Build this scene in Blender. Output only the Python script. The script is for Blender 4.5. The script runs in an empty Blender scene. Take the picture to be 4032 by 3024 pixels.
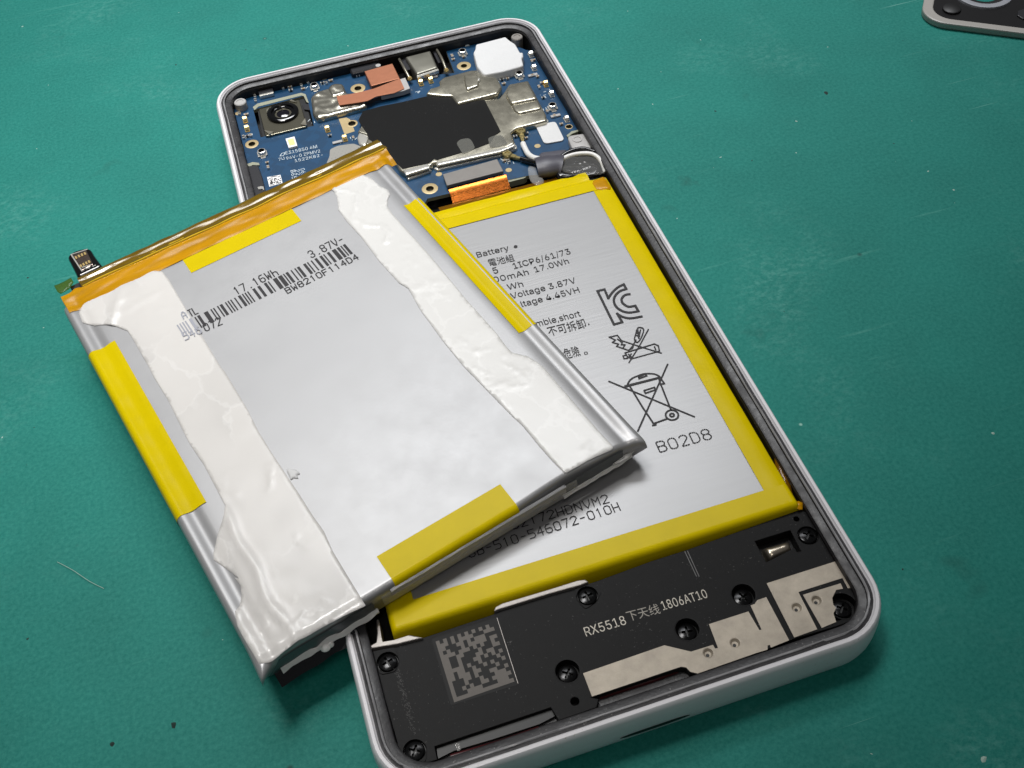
import bpy, bmesh, math, random
from mathutils import Vector, Matrix, noise
from mathutils.geometry import delaunay_2d_cdt

MM = 0.001                      # every length below is in millimetres
scene = bpy.context.scene
col = scene.collection
random.seed(11)

# ------------------------------------------------------------------ camera
cam_d = bpy.data.cameras.new('camera')
cam = bpy.data.objects.new('camera', cam_d)
col.objects.link(cam)
cam_d.sensor_width = 36.0
cam_d.lens = 38.85
cam_d.clip_start = 0.01
cam_d.clip_end = 20.0
cam.matrix_world = Matrix(((0.95098, 0.27048, -0.14992, -0.026442),
                           (-0.30345, 0.72273, -0.62095, -0.128287),
                           (-0.05960, 0.63600, 0.76938, 0.140534),
                           (0, 0, 0, 1)))
scene.camera = cam

# ------------------------------------------------------------------ light
world = bpy.data.worlds.new('World')
scene.world = world
world.use_nodes = True
bg = world.node_tree.nodes['Background']
bg.inputs[0].default_value = (0.93, 0.96, 1.0, 1)
bg.inputs[1].default_value = 0.065


def area(name, loc, target, sx, sy, power, colour, spread=180):
    d = bpy.data.lights.new(name, 'AREA')
    d.shape = 'RECTANGLE'
    d.size, d.size_y = sx * MM, sy * MM
    d.energy = power
    d.color = colour
    d.spread = math.radians(spread)
    o = bpy.data.objects.new(name, d)
    col.objects.link(o)
    o.location = Vector(loc) * MM
    o.rotation_euler = (Vector(target) - Vector(loc)).to_track_quat('-Z', 'Y').to_euler()
    return o


area('ceiling_lamp', (-85, 85, 490), (-66, 22, 0), 120, 120, 0.105, (1.0, 0.985, 0.96), 44)
area('ceiling_lamp', (75, 300, 520), (40, 155, 0), 420, 150, 0.39, (0.97, 0.985, 1.0), 49)
area('ceiling_lamp', (-30, -270, 560), (-22, -5, 0), 160, 120, 0.011, (1.0, 0.95, 0.9), 24)

scene.view_settings.view_transform = 'Standard'
scene.view_settings.look = 'None'
scene.view_settings.exposure = 0.14
scene.view_settings.gamma = 1.0
scene.view_settings.use_curve_mapping = False
try:
    scene.cycles.use_denoising = True
    scene.cycles.denoiser = 'OPENIMAGEDENOISE'
except Exception:
    pass
scene.cycles.max_bounces = 8
scene.cycles.transparent_max_bounces = 12
scene.cycles.sample_clamp_indirect = 4.0

# ------------------------------------------------------------------ materials
def srgb(r, g, b):
    def f(c):
        c /= 255.0
        return c / 12.92 if c <= 0.04045 else ((c + 0.055) / 1.055) ** 2.4
    return (f(r), f(g), f(b), 1.0)


def M(name, rgb, rough=0.5, metal=0.0, var=0.0, vscale=0.4, bump=0.0, bscale=3.0, coat=0.0,
      spec=0.5, rvar=0.0, stretch=(1, 1, 1), glass=0.0, tint=None, specks=0.0, speckrgb=(170, 168, 164)):
    m = bpy.data.materials.new(name)
    m.use_nodes = True
    nt = m.node_tree
    N, Lk = nt.nodes, nt.links.new
    b = N['Principled BSDF']
    c = srgb(*rgb)
    b.inputs['Base Color'].default_value = c
    b.inputs['Roughness'].default_value = rough
    b.inputs['Metallic'].default_value = metal
    b.inputs['Specular IOR Level'].default_value = spec
    b.inputs['Coat Weight'].default_value = coat
    b.inputs['Coat Roughness'].default_value = 0.12
    tc = N.new('ShaderNodeTexCoord')
    mp = N.new('ShaderNodeMapping')
    mp.inputs['Scale'].default_value = tuple(1000.0 * s for s in stretch)
    Lk(tc.outputs['Object'], mp.inputs['Vector'])
    if var or rvar:
        n = N.new('ShaderNodeTexNoise')
        n.inputs['Scale'].default_value = vscale
        n.inputs['Detail'].default_value = 6.0
        n.inputs['Roughness'].default_value = 0.65
        Lk(mp.outputs['Vector'], n.inputs['Vector'])
        if var:
            mx = N.new('ShaderNodeMix')
            mx.data_type = 'RGBA'
            mx.inputs['A'].default_value = tuple(v * (1 - var) for v in c[:3]) + (1,)
            mx.inputs['B'].default_value = tuple(min(1.0, v * (1 + var)) for v in c[:3]) + (1,)
            Lk(n.outputs['Fac'], mx.inputs['Factor'])
            Lk(mx.outputs['Result'], b.inputs['Base Color'])
        if rvar:
            mr = N.new('ShaderNodeMapRange')
            mr.inputs['From Min'].default_value = 0.3
            mr.inputs['From Max'].default_value = 0.7
            mr.inputs['To Min'].default_value = max(0.02, rough - rvar)
            mr.inputs['To Max'].default_value = min(1.0, rough + rvar)
            Lk(n.outputs['Fac'], mr.inputs['Value'])
            Lk(mr.outputs['Result'], b.inputs['Roughness'])
    if bump:
        n2 = N.new('ShaderNodeTexNoise')
        n2.inputs['Scale'].default_value = bscale
        n2.inputs['Detail'].default_value = 4.0
        Lk(mp.outputs['Vector'], n2.inputs['Vector'])
        bp_ = N.new('ShaderNodeBump')
        bp_.inputs['Strength'].default_value = bump
        bp_.inputs['Distance'].default_value = 0.0001
        Lk(n2.outputs['Fac'], bp_.inputs['Height'])
        Lk(bp_.outputs['Normal'], b.inputs['Normal'])
    if specks:
        sp = N.new('ShaderNodeTexNoise')
        sp.inputs['Scale'].default_value = 3.2
        sp.inputs['Detail'].default_value = 2.0
        Lk(mp.outputs['Vector'], sp.inputs['Vector'])
        pr = N.new('ShaderNodeTexNoise')
        pr.inputs['Scale'].default_value = 0.16
        Lk(mp.outputs['Vector'], pr.inputs['Vector'])
        ad = N.new('ShaderNodeMath')
        ad.operation = 'MULTIPLY_ADD'
        ad.inputs[1].default_value = 0.35
        Lk(pr.outputs['Fac'], ad.inputs[0])
        Lk(sp.outputs['Fac'], ad.inputs[2])
        rg = N.new('ShaderNodeMapRange')
        rg.inputs['From Min'].default_value = 0.90 - 0.1 * specks
        rg.inputs['From Max'].default_value = 0.97 - 0.1 * specks
        Lk(ad.outputs[0], rg.inputs['Value'])
        mz = N.new('ShaderNodeMix')
        mz.data_type = 'RGBA'
        mz.inputs['B'].default_value = srgb(*speckrgb)
        if b.inputs['Base Color'].links:
            Lk(b.inputs['Base Color'].links[0].from_socket, mz.inputs['A'])
        else:
            mz.inputs['A'].default_value = c
        Lk(rg.outputs['Result'], mz.inputs['Factor'])
        Lk(mz.outputs['Result'], b.inputs['Base Color'])
    if glass:
        tr = N.new('ShaderNodeBsdfTransparent')
        tr.inputs[0].default_value = srgb(*(tint or (255, 255, 255)))
        ms = N.new('ShaderNodeMixShader')
        ms.inputs[0].default_value = glass
        out = [x for x in N if x.type == 'OUTPUT_MATERIAL'][0]
        Lk(b.outputs[0], ms.inputs[1])
        Lk(tr.outputs[0], ms.inputs[2])
        Lk(ms.outputs[0], out.inputs['Surface'])
    return m


m_frame = M('white_frame_paint', (226, 224, 227), 0.40, var=0.06, vscale=0.12, bump=0.06, bscale=6, specks=0.02, speckrgb=(180, 168, 150))
m_gasket = M('dark_gasket', (50, 49, 51), 0.42, var=0.35, vscale=0.35, bump=0.35, bscale=2.2, rvar=0.15, specks=0.3, speckrgb=(120, 118, 116))
m_black = M('black_tray', (17, 17, 18), 0.5, var=0.3, vscale=0.5)
m_module = M('black_moulding', (15, 15, 16), 0.5, var=0.25, vscale=0.8, bump=0.25, bscale=9, spec=0.16, specks=0.12, speckrgb=(80, 79, 78))
m_antenna = M('antenna_silver', (172, 162, 147), 0.46, 0.2, var=0.45, vscale=0.35, bump=0.3, bscale=7)
m_well = M('deep_black', (10, 10, 10), 0.45)
m_screw = M('black_screw', (26, 26, 27), 0.18, 0.7, var=0.2)
m_code = M('laser_grey', (98, 93, 88), 0.6, 0.1, var=0.15, vscale=1.5)
m_shield = M('nickel_shield', (196, 191, 174), 0.24, 0.85, var=0.08, vscale=0.3, bump=0.05, bscale=1.2, rvar=0.06)
m_crinkle = M('crinkled_foil', (196, 192, 178), 0.22, 0.88, var=0.1, vscale=0.4, bump=0.45, bscale=0.35)
m_graphite = M('graphite_sheet', (18, 18, 18), 0.5, 0.0, spec=0.12, var=0.15, vscale=0.25, bump=0.08, bscale=8, specks=0.02, speckrgb=(70, 70, 70))
m_copper = M('copper_tape', (176, 116, 88), 0.42, 0.6, var=0.12, vscale=0.4, bump=0.2, bscale=1.3)
m_copfoil = M('copper_flex', (214, 122, 52), 0.27, 0.95, var=0.2, vscale=1.0, bump=0.2, bscale=3, stretch=(1, 3, 1))
m_gold = M('gold_contact', (238, 208, 140), 0.22, 0.6, var=0.1)
m_solder = M('bright_tin', (232, 230, 222), 0.2, 0.6)
m_pad = M('bare_pad', (186, 166, 124), 0.4, 0.35, var=0.12, vscale=1.2)
m_padhole = M('pad_hole', (70, 62, 44), 0.5)
m_pcbedge = M('pcb_edge', (150, 152, 132), 0.6, var=0.2)
m_chip = M('ceramic_chip', (150, 128, 100), 0.4, var=0.2)
m_darkchip = M('dark_chip', (40, 40, 44), 0.35)
m_silk = M('silkscreen', (196, 208, 214), 0.6)
m_silkdim = M('dim_silkscreen', (120, 150, 172), 0.6)
m_white = M('white_foam', (214, 214, 214), 0.75, var=0.05, vscale=0.5, bump=0.3, bscale=2.5)
m_label = M('white_label', (240, 240, 240), 0.6)
m_greyplastic = M('grey_plastic', (176, 174, 172), 0.45, var=0.08)
m_blacktape = M('black_wrap', (76, 75, 84), 0.42, var=0.15, vscale=0.6, bump=0.15)
m_blackflex = M('black_flex', (22, 22, 24), 0.2, coat=0.4)
m_whitewire = M('white_wire', (232, 231, 228), 0.35)
m_lens = M('lens_black', (10, 10, 12), 0.08, coat=0.6)
m_lensmetal = M('camera_metal', (138, 134, 118), 0.25, 0.9, var=0.15)
m_glassy = M('lens_glass', (18, 16, 26), 0.03, coat=1.0)
m_red = M('dark_red_gasket', (74, 24, 28), 0.35)
m_clearplastic = M('smoky_plastic', (46, 46, 47), 0.12, glass=0.35)
m_rib = M('magnesium_rib', (150, 145, 140), 0.4, 0.5, var=0.1, bump=0.2)
m_foil = M('battery_foil', (166, 166, 167), 0.40, 0.40, var=0.025, vscale=0.16, bump=0.05, bscale=2.0, rvar=0.04)
m_foil2 = M('brushed_label_foil', (158, 158, 159), 0.38, 0.46, var=0.05, vscale=0.5, bump=0.10, bscale=1.6, stretch=(0.12, 1.6, 1))
m_ytape = M('yellow_tape', (212, 189, 2), 0.28, 0.0, spec=0.10, var=0.10, vscale=0.2, bump=0.10, bscale=0.9)
m_amber = M('amber_tape', (190, 136, 8), 0.26, 0.0, spec=0.2, var=0.45, vscale=0.3, bump=0.25, bscale=0.5, coat=0.05, stretch=(0.35, 1.6, 1))
m_olive = M('olive_clear_tape', (112, 88, 12), 0.18, 0.05, var=0.45, vscale=0.35, bump=0.6, bscale=0.45, coat=0.5, stretch=(0.4, 1.6, 1))
m_flap = M('clear_amber_film', (176, 120, 16), 0.15, glass=0.62, tint=(214, 178, 60), coat=0.4)
m_greenflap = M('clear_corner_film', (96, 100, 36), 0.2, glass=0.62, tint=(196, 190, 110))
m_clearfilm = M('clear_film', (220, 218, 214), 0.08, glass=0.72, bump=0.5, bscale=0.8)
m_thinfilm = M('thin_clear_film', (230, 230, 228), 0.06, glass=0.90, bump=0.5, bscale=0.6)
m_ink = M('black_ink', (26, 24, 28), 0.6)
m_inkfaint = M('faded_ink', (158, 160, 170), 0.55)
m_adh = M('white_adhesive', (226, 225, 222), 0.34, var=0.02, vscale=0.2, bump=0.10, bscale=0.5, coat=0.3, glass=0.05)
m_adh2 = M('frosted_adhesive', (226, 223, 219), 0.36, var=0.03, vscale=0.2, bump=0.10, bscale=0.5, coat=0.4, glass=0.10)
m_darkgap = M('dark_grey_film', (88, 92, 94), 0.30, 0.2, var=0.1)
m_connector = M('black_glossy_connector', (14, 14, 15), 0.12, coat=0.6)
m_mesh = M('silver_fabric', (150, 148, 142), 0.45, 0.3, var=0.1)
m_coverwhite = M('cover_edge', (168, 164, 158), 0.4, var=0.08)
m_dust = M('pale_lint', (170, 196, 184), 0.8)
m_crumb = M('dark_crumb', (30, 50, 46), 0.8)


def mat_board():
    m = M('blue_solder_mask', (9, 62, 98), 0.36, var=0.2, vscale=0.12, bump=0.08, bscale=3.5, coat=0.2)
    nt = m.node_tree
    N, Lk = nt.nodes, nt.links.new
    b = N['Principled BSDF']
    src = b.inputs['Base Color'].links[0].from_socket
    tc = N.new('ShaderNodeTexCoord')
    mp = N.new('ShaderNodeMapping')
    mp.inputs['Scale'].default_value = (1000, 1000, 1000)
    mp.inputs['Rotation'].default_value = (0, 0, 0.785)
    v = N.new('ShaderNodeTexVoronoi')
    v.distance = 'CHEBYCHEV'
    v.inputs['Scale'].default_value = 0.55
    r = N.new('ShaderNodeValToRGB')
    r.color_ramp.interpolation = 'CONSTANT'
    r.color_ramp.elements[0].color = (0.80, 0.80, 0.80, 1)
    e = r.color_ramp.elements[1]
    e.position = 0.55
    e.color = (1.12, 1.12, 1.12, 1)
    mul = N.new('ShaderNodeMix')
    mul.data_type = 'RGBA'
    mul.blend_type = 'MULTIPLY'
    mul.inputs['Factor'].default_value = 0.55
    Lk(tc.outputs['Object'], mp.inputs[0])
    Lk(mp.outputs[0], v.inputs['Vector'])
    Lk(v.outputs['Color'], r.inputs[0])
    Lk(src, mul.inputs['A'])
    Lk(r.outputs[0], mul.inputs['B'])
    Lk(mul.outputs['Result'], b.inputs['Base Color'])
    return m


m_board = mat_board()


def glue_cells(m, line, tone, scale):
    nt = m.node_tree
    N, Lk = nt.nodes, nt.links.new
    b = N['Principled BSDF']
    src = b.inputs['Base Color'].links[0].from_socket
    tc = N.new('ShaderNodeTexCoord')
    mp = N.new('ShaderNodeMapping')
    mp.inputs['Scale'].default_value = (1000, 700, 1000)
    Lk(tc.outputs['Object'], mp.inputs[0])
    wn = N.new('ShaderNodeTexNoise')
    wn.inputs['Scale'].default_value = 0.35
    wn.inputs['Detail'].default_value = 4
    Lk(mp.outputs[0], wn.inputs['Vector'])
    sc = N.new('ShaderNodeVectorMath')
    sc.operation = 'SCALE'
    sc.inputs['Scale'].default_value = 5.0
    Lk(wn.outputs['Color'], sc.inputs[0])
    ad = N.new('ShaderNodeVectorMath')
    Lk(mp.outputs[0], ad.inputs[0])
    Lk(sc.outputs[0], ad.inputs[1])
    ve = N.new('ShaderNodeTexVoronoi')
    ve.feature = 'DISTANCE_TO_EDGE'
    ve.inputs['Scale'].default_value = scale
    vc = N.new('ShaderNodeTexVoronoi')
    vc.inputs['Scale'].default_value = scale
    for v in (ve, vc):
        Lk(ad.outputs[0], v.inputs['Vector'])
    msk = N.new('ShaderNodeTexNoise')
    msk.inputs['Scale'].default_value = 0.07
    Lk(mp.outputs[0], msk.inputs['Vector'])

    def mr(sock, lo, hi, a=0.0, c=1.0):
        r = N.new('ShaderNodeMapRange')
        r.inputs['From Min'].default_value = lo
        r.inputs['From Max'].default_value = hi
        r.inputs['To Min'].default_value = a
        r.inputs['To Max'].default_value = c
        Lk(sock, r.inputs['Value'])
        return r.outputs[0]

    def mul(x, y):
        q = N.new('ShaderNodeMath')
        q.operation = 'MULTIPLY'
        Lk(x, q.inputs[0])
        Lk(y, q.inputs[1])
        return q.outputs[0]
    m1 = mr(msk.outputs['Fac'], 0.42, 0.56)
    sp = N.new('ShaderNodeSeparateColor')
    Lk(vc.outputs['Color'], sp.inputs[0])
    x1 = N.new('ShaderNodeMix')
    x1.data_type = 'RGBA'
    Lk(mul(mr(sp.outputs[0], 0.35, 0.9, 0.0, tone), m1), x1.inputs['Factor'])
    Lk(src, x1.inputs['A'])
    x1.inputs['B'].default_value = srgb(176, 174, 172)
    x2 = N.new('ShaderNodeMix')
    x2.data_type = 'RGBA'
    Lk(mul(mr(ve.outputs['Distance'], 0.05, 0.015, 0.0, line), m1), x2.inputs['Factor'])
    Lk(x1.outputs['Result'], x2.inputs['A'])
    x2.inputs['B'].default_value = srgb(248, 247, 245)
    Lk(x2.outputs['Result'], b.inputs['Base Color'])


glue_cells(m_adh2, 0.25, 0.30, 0.13)
glue_cells(m_adh, 0.22, 0.10, 0.17)


def mat_mat():
    m = bpy.data.materials.new('teal_silicone_mat')
    m.use_nodes = True
    nt = m.node_tree
    N, Lk = nt.nodes, nt.links.new
    b = N['Principled BSDF']
    b.inputs['Roughness'].default_value = 0.62
    b.inputs['Specular IOR Level'].default_value = 0.22
    tc = N.new('ShaderNodeTexCoord')

    def mapped(sx, sy, rot=0.0):
        mp = N.new('ShaderNodeMapping')
        mp.inputs['Scale'].default_value = (1000 * sx, 1000 * sy, 1000)
        mp.inputs['Rotation'].default_value = (0, 0, rot)
        Lk(tc.outputs['Object'], mp.inputs[0])
        return mp.outputs[0]

    def nz(vec, scale, detail=5, rough=0.6):
        n = N.new('ShaderNodeTexNoise')
        n.inputs['Scale'].default_value = scale
        n.inputs['Detail'].default_value = detail
        n.inputs['Roughness'].default_value = rough
        Lk(vec, n.inputs['Vector'])
        return n.outputs['Fac']

    def ramp(f, lo, hi):
        r = N.new('ShaderNodeMapRange')
        r.inputs['From Min'].default_value = lo
        r.inputs['From Max'].default_value = hi
        Lk(f, r.inputs['Value'])
        return r.outputs['Result']

    def mix(fac, a, bb, mode='MIX'):
        x = N.new('ShaderNodeMix')
        x.data_type = 'RGBA'
        x.blend_type = mode
        for sock, val in (('Factor', fac), ('A', a), ('B', bb)):
            if isinstance(val, (float, int)):
                x.inputs[sock].default_value = val
            elif isinstance(val, tuple):
                x.inputs[sock].default_value = val
            else:
                Lk(val, x.inputs[sock])
        return x.outputs['Result']

    def math_(op, a, bb):
        x = N.new('ShaderNodeMath')
        x.operation = op
        for i, val in enumerate((a, bb)):
            if isinstance(val, (float, int)):
                x.inputs[i].default_value = val
            else:
                Lk(val, x.inputs[i])
        return x.outputs[0]
    base = mix(ramp(nz(mapped(1, 1), 0.035, 4), 0.35, 0.65), srgb(10, 115, 105), srgb(16, 124, 113))
    # rubbed, whitened patches
    rub = math_('MULTIPLY', ramp(nz(mapped(1, 1), 0.028, 3), 0.54, 0.72), ramp(nz(mapped(1, 1.5, 0.6), 0.55, 8, 0.75), 0.46, 0.72))
    grain = nz(mapped(1, 1), 1.6, 3, 0.7)
    base = mix(ramp(grain, 0.3, 0.7), mix(0.16, base, srgb(0, 40, 36)), mix(0.10, base, srgb(120, 200, 186)))
    base = mix(math_('MULTIPLY', rub, 0.34), base, srgb(128, 190, 180))
    for rot, sc, cut in ((0.5, 0.9, 0.735), (-0.35, 0.7, 0.745), (1.2, 0.8, 0.75)):
        scr = math_('MULTIPLY', ramp(nz(mapped(0.035, 2.6, rot), sc, 2, 0.5), cut, cut + 0.03), ramp(nz(mapped(1, 1, rot), 0.05, 2), 0.5, 0.62))
        base = mix(math_('MULTIPLY', scr, 0.5), base, srgb(120, 178, 166))
    # long pale wipes
    wipe = math_('MULTIPLY', ramp(nz(mapped(0.05, 1.2, 0.5), 0.5, 6, 0.7), 0.60, 0.74), ramp(nz(mapped(1, 1), 0.02, 2), 0.45, 0.7))
    base = mix(math_('MULTIPLY', wipe, 0.5), base, srgb(110, 180, 166))
    # dark stains and specks
    base = mix(math_('MULTIPLY', ramp(nz(mapped(1, 1, 0.2), 0.06, 3), 0.66, 0.74), 0.35), base, srgb(26, 74, 66))
    for rot, sc, r0, r1, cut, amt in ((0.9, 0.022, 0.10, 0.03, 0.5, 0.6), (2.1, 0.035, 0.09, 0.02, 0.5, 0.55)):
        vs_ = N.new('ShaderNodeTexVoronoi')
        vs_.inputs['Scale'].default_value = sc
        dist = N.new('ShaderNodeVectorMath')
        dist.operation = 'ADD'
        nn = N.new('ShaderNodeTexNoise')
        nn.inputs['Scale'].default_value = 0.35
        Lk(mapped(1, 1), nn.inputs['Vector'])
        Lk(mapped(1, 1, rot), dist.inputs[0])
        ml = N.new('ShaderNodeVectorMath')
        ml.operation = 'SCALE'
        ml.inputs['Scale'].default_value = 5.0
        Lk(nn.outputs['Color'], ml.inputs[0])
        Lk(ml.outputs[0], dist.inputs[1])
        Lk(dist.outputs[0], vs_.inputs['Vector'])
        sp_ = N.new('ShaderNodeSeparateColor')
        Lk(vs_.outputs['Color'], sp_.inputs[0])
        base = mix(math_('MULTIPLY', math_('MULTIPLY', ramp(vs_.outputs['Distance'], r0, r1), ramp(sp_.outputs[0], cut, cut + 0.02)), amt), base, srgb(30, 62, 56))
    vo = N.new('ShaderNodeTexVoronoi')
    vo.inputs['Scale'].default_value = 0.085
    Lk(mapped(1, 1, 0.3), vo.inputs['Vector'])
    spk = ramp(vo.outputs['Distance'], 0.055, 0.02)
    sepn = N.new('ShaderNodeSeparateColor')
    Lk(vo.outputs['Color'], sepn.inputs[0])
    dark = math_('MULTIPLY', spk, ramp(sepn.outputs[0], 0.66, 0.68))
    pale = math_('MULTIPLY', ramp(vo.outputs['Distance'], 0.03, 0.01), ramp(sepn.outputs[1], 0.7, 0.72))
    base = mix(math_('MULTIPLY', dark, 0.75), base, srgb(20, 52, 48))
    base = mix(math_('MULTIPLY', pale, 0.7), base, srgb(170, 215, 200))
    Lk(base, b.inputs['Base Color'])
    bp_ = N.new('ShaderNodeBump')
    bp_.inputs['Strength'].default_value = 0.22
    bp_.inputs['Distance'].default_value = 0.00012
    Lk(math_('ADD', nz(mapped(1, 1), 2.4, 3), math_('MULTIPLY', nz(mapped(1, 1), 0.5, 2), 0.8)), bp_.inputs['Height'])
    Lk(bp_.outputs['Normal'], b.inputs['Normal'])
    return m


m_mat = mat_mat()


def mat_dashed_mesh():
    return m_mesh


# ------------------------------------------------------------------ building helpers
def mk(name, verts, faces, mats, parent=None, smooth=False, midx=None):
    me = bpy.data.meshes.new(name)
    me.from_pydata([(v[0] * MM, v[1] * MM, v[2] * MM) for v in verts], [], faces)
    if not isinstance(mats, (list, tuple)):
        mats = [mats]
    for m in mats:
        me.materials.append(m)
    if midx:
        me.polygons.foreach_set('material_index', midx)
    if smooth:
        me.polygons.foreach_set('use_smooth', [True] * len(me.polygons))
    me.update()
    o = bpy.data.objects.new(name, me)
    col.objects.link(o)
    if parent:
        o.parent = parent
    return o


def empty(name, loc=(0, 0, 0)):
    o = bpy.data.objects.new(name, None)
    o.empty_display_size = 0.01
    col.objects.link(o)
    o.location = Vector(loc) * MM
    return o


def tag(o, label=None, cat=None, group=None, kind=None):
    for k, v in (('label', label), ('category', cat), ('group', group), ('kind', kind)):
        if v:
            o[k] = v
    return o


def smooth_by_angle(o, deg=35):
    bm = bmesh.new()
    bm.from_mesh(o.data)
    bmesh.ops.recalc_face_normals(bm, faces=bm.faces)
    lim = math.radians(deg)
    for f in bm.faces:
        f.smooth = True
    for e in bm.edges:
        if len(e.link_faces) == 2 and e.calc_face_angle(0) > lim:
            e.smooth = False
    bm.to_mesh(o.data)
    bm.free()


def bevel(o, w, seg=2):
    md = o.modifiers.new('edge', 'BEVEL')
    md.width = w * MM
    md.segments = seg
    md.limit_method = 'ANGLE'
    md.angle_limit = math.radians(40)
    md.harden_normals = False
    return o


def inside(p, poly):
    x, y = p
    c = False
    j = len(poly) - 1
    for i in range(len(poly)):
        xi, yi = poly[i][0], poly[i][1]
        xj, yj = poly[j][0], poly[j][1]
        if (yi > y) != (yj > y) and x < (xj - xi) * (y - yi) / (yj - yi) + xi:
            c = not c
        j = i
    return c


def seg_dist(p, poly):
    best = 1e9
    for i in range(len(poly)):
        ax, ay = poly[i - 1][0], poly[i - 1][1]
        bx, by = poly[i][0], poly[i][1]
        dx, dy = bx - ax, by - ay
        l2 = dx * dx + dy * dy
        t = 0 if l2 == 0 else max(0, min(1, ((p[0] - ax) * dx + (p[1] - ay) * dy) / l2))
        best = min(best, math.hypot(p[0] - ax - t * dx, p[1] - ay - t * dy))
    return best


def circle(c, r, n=20, ry=None):
    ry = ry or r
    return [(c[0] + r * math.cos(2 * math.pi * i / n), c[1] + ry * math.sin(2 * math.pi * i / n)) for i in range(n)]


def rrect(x0, x1, y0, y1, r, n=5):
    out = []
    for cx, cy, a0 in ((x1 - r, y1 - r, 0), (x0 + r, y1 - r, 90), (x0 + r, y0 + r, 180), (x1 - r, y0 + r, 270)):
        for i in range(n + 1):
            a = math.radians(a0 + 90 * i / n)
            out.append((cx + r * math.cos(a), cy + r * math.sin(a)))
    return out


def roundpoly(pts, r, n=3):
    """cut every corner of a polygon with a small arc"""
    out = []
    k = len(pts)
    for i in range(k):
        p, a, b = Vector(pts[i]), Vector(pts[i - 1]), Vector(pts[(i + 1) % k])
        da, db = a - p, b - p
        t = min(r, da.length * 0.45, db.length * 0.45)
        if da.length == 0 or db.length == 0:
            continue
        q0, q1 = p + da.normalized() * t, p + db.normalized() * t
        for j in range(n + 1):
            s = j / n
            out.append(tuple(q0 * (1 - s) ** 2 + p * 2 * s * (1 - s) + q1 * s * s))
    return out


def smoothline(pts, n=4, closed=True):
    """Catmull-Rom through the points"""
    out = []
    k = len(pts)
    rng = range(k) if closed else range(k - 1)
    for i in rng:
        g = (lambda j: pts[j % k]) if closed else (lambda j: pts[max(0, min(k - 1, j))])
        p0, p1, p2, p3 = (Vector(g(i + d)) for d in (-1, 0, 1, 2))
        for j in range(n):
            t = j / n
            out.append(tuple(0.5 * ((2 * p1) + (p2 - p0) * t + (2 * p0 - 5 * p1 + 4 * p2 - p3) * t * t + (3 * p1 - p0 - 3 * p2 + p3) * t ** 3)))
    if not closed:
        out.append(tuple(pts[-1]))
    return out


def cdt(outline, holes=(), inner=()):
    vs, es = [], []
    for loop in [outline] + list(holes):
        s = len(vs)
        vs += [Vector((p[0], p[1])) for p in loop]
        es += [(s + i, s + (i + 1) % len(loop)) for i in range(len(loop))]
    vs += [Vector(p) for p in inner]
    r = delaunay_2d_cdt(vs, es, [], 0, 1e-5)
    V, F = r[0], r[2]
    keep = []
    for f in F:
        c = (sum(V[i][0] for i in f) / 3, sum(V[i][1] for i in f) / 3)
        if inside(c, outline) and not any(inside(c, h) for h in holes):
            a, b2, c2 = (V[i] for i in f)
            keep.append(tuple(f) if (b2 - a).cross(c2 - a) > 0 else tuple(reversed(f)))
    return V, keep


def rim_edges(F):
    seen = {}
    for f in F:
        for i in range(len(f)):
            a, b = f[i], f[(i + 1) % len(f)]
            seen[(a, b)] = 1
    return [(a, b) for (a, b) in seen if (b, a) not in seen]


def prism(name, outline, z0, z1, mats, parent=None, holes=(), bv=0.0, seg=2):
    """flat plate with straight sides; second material, if given, goes on the sides"""
    V, F = cdt(outline, holes)
    n = len(V)
    verts = [(v[0], v[1], z1) for v in V] + [(v[0], v[1], z0) for v in V]
    faces, mi = list(F), [0] * len(F)
    two = isinstance(mats, (list, tuple)) and len(mats) > 1
    for a, b in rim_edges(F):
        faces.append((b, a, a + n, b + n))
        mi.append(1 if two else 0)
    for f in F:
        faces.append(tuple(i + n for i in reversed(f)))
        mi.append(1 if two else 0)
    o = mk(name, verts, faces, mats, parent, midx=mi)
    if bv:
        bevel(o, bv, seg)
    return o


def sheet(name, outline, zf, mat, parent=None, spacing=0.6, thick=0.1, holes=(), edge=0.5, base=None):
    """a thin skin lying on the height function zf"""
    dense = []
    for i in range(len(outline)):
        a, b = Vector(outline[i][:2]), Vector(outline[(i + 1) % len(outline)][:2])
        k = max(1, int((b - a).length / spacing))
        dense += [tuple(a + (b - a) * (j / k)) for j in range(k)]
    xs, ys = [p[0] for p in dense], [p[1] for p in dense]
    inner = []
    rnd = random.Random(len(dense))
    y = min(ys) + spacing / 2
    while y < max(ys):
        x = min(xs) + spacing / 2
        while x < max(xs):
            p = (x + rnd.uniform(-.15, .15) * spacing, y + rnd.uniform(-.15, .15) * spacing)
            if inside(p, dense) and seg_dist(p, dense) > spacing * 0.4:
                inner.append(p)
            x += spacing
        y += spacing
    V, F = cdt(dense, holes, inner)
    n = len(V)
    verts = []
    for v in V:
        d = seg_dist(v, dense)
        k = min(1.0, d / edge) if edge else 1.0
        verts.append((v[0], v[1], zf(v[0], v[1]) + thick * (0.35 + 0.65 * math.sqrt(k))))
    faces = list(F)
    rim = rim_edges(F)
    low = {}
    for a, b in rim:
        for q in (a, b):
            if q not in low:
                low[q] = len(verts)
                verts.append((V[q][0], V[q][1], (zf(V[q][0], V[q][1]) if base is None else base) - 0.02))
        faces.append((b, a, low[a], low[b]))
    return mk(name, verts, faces, mat, parent, smooth=True)


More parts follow.
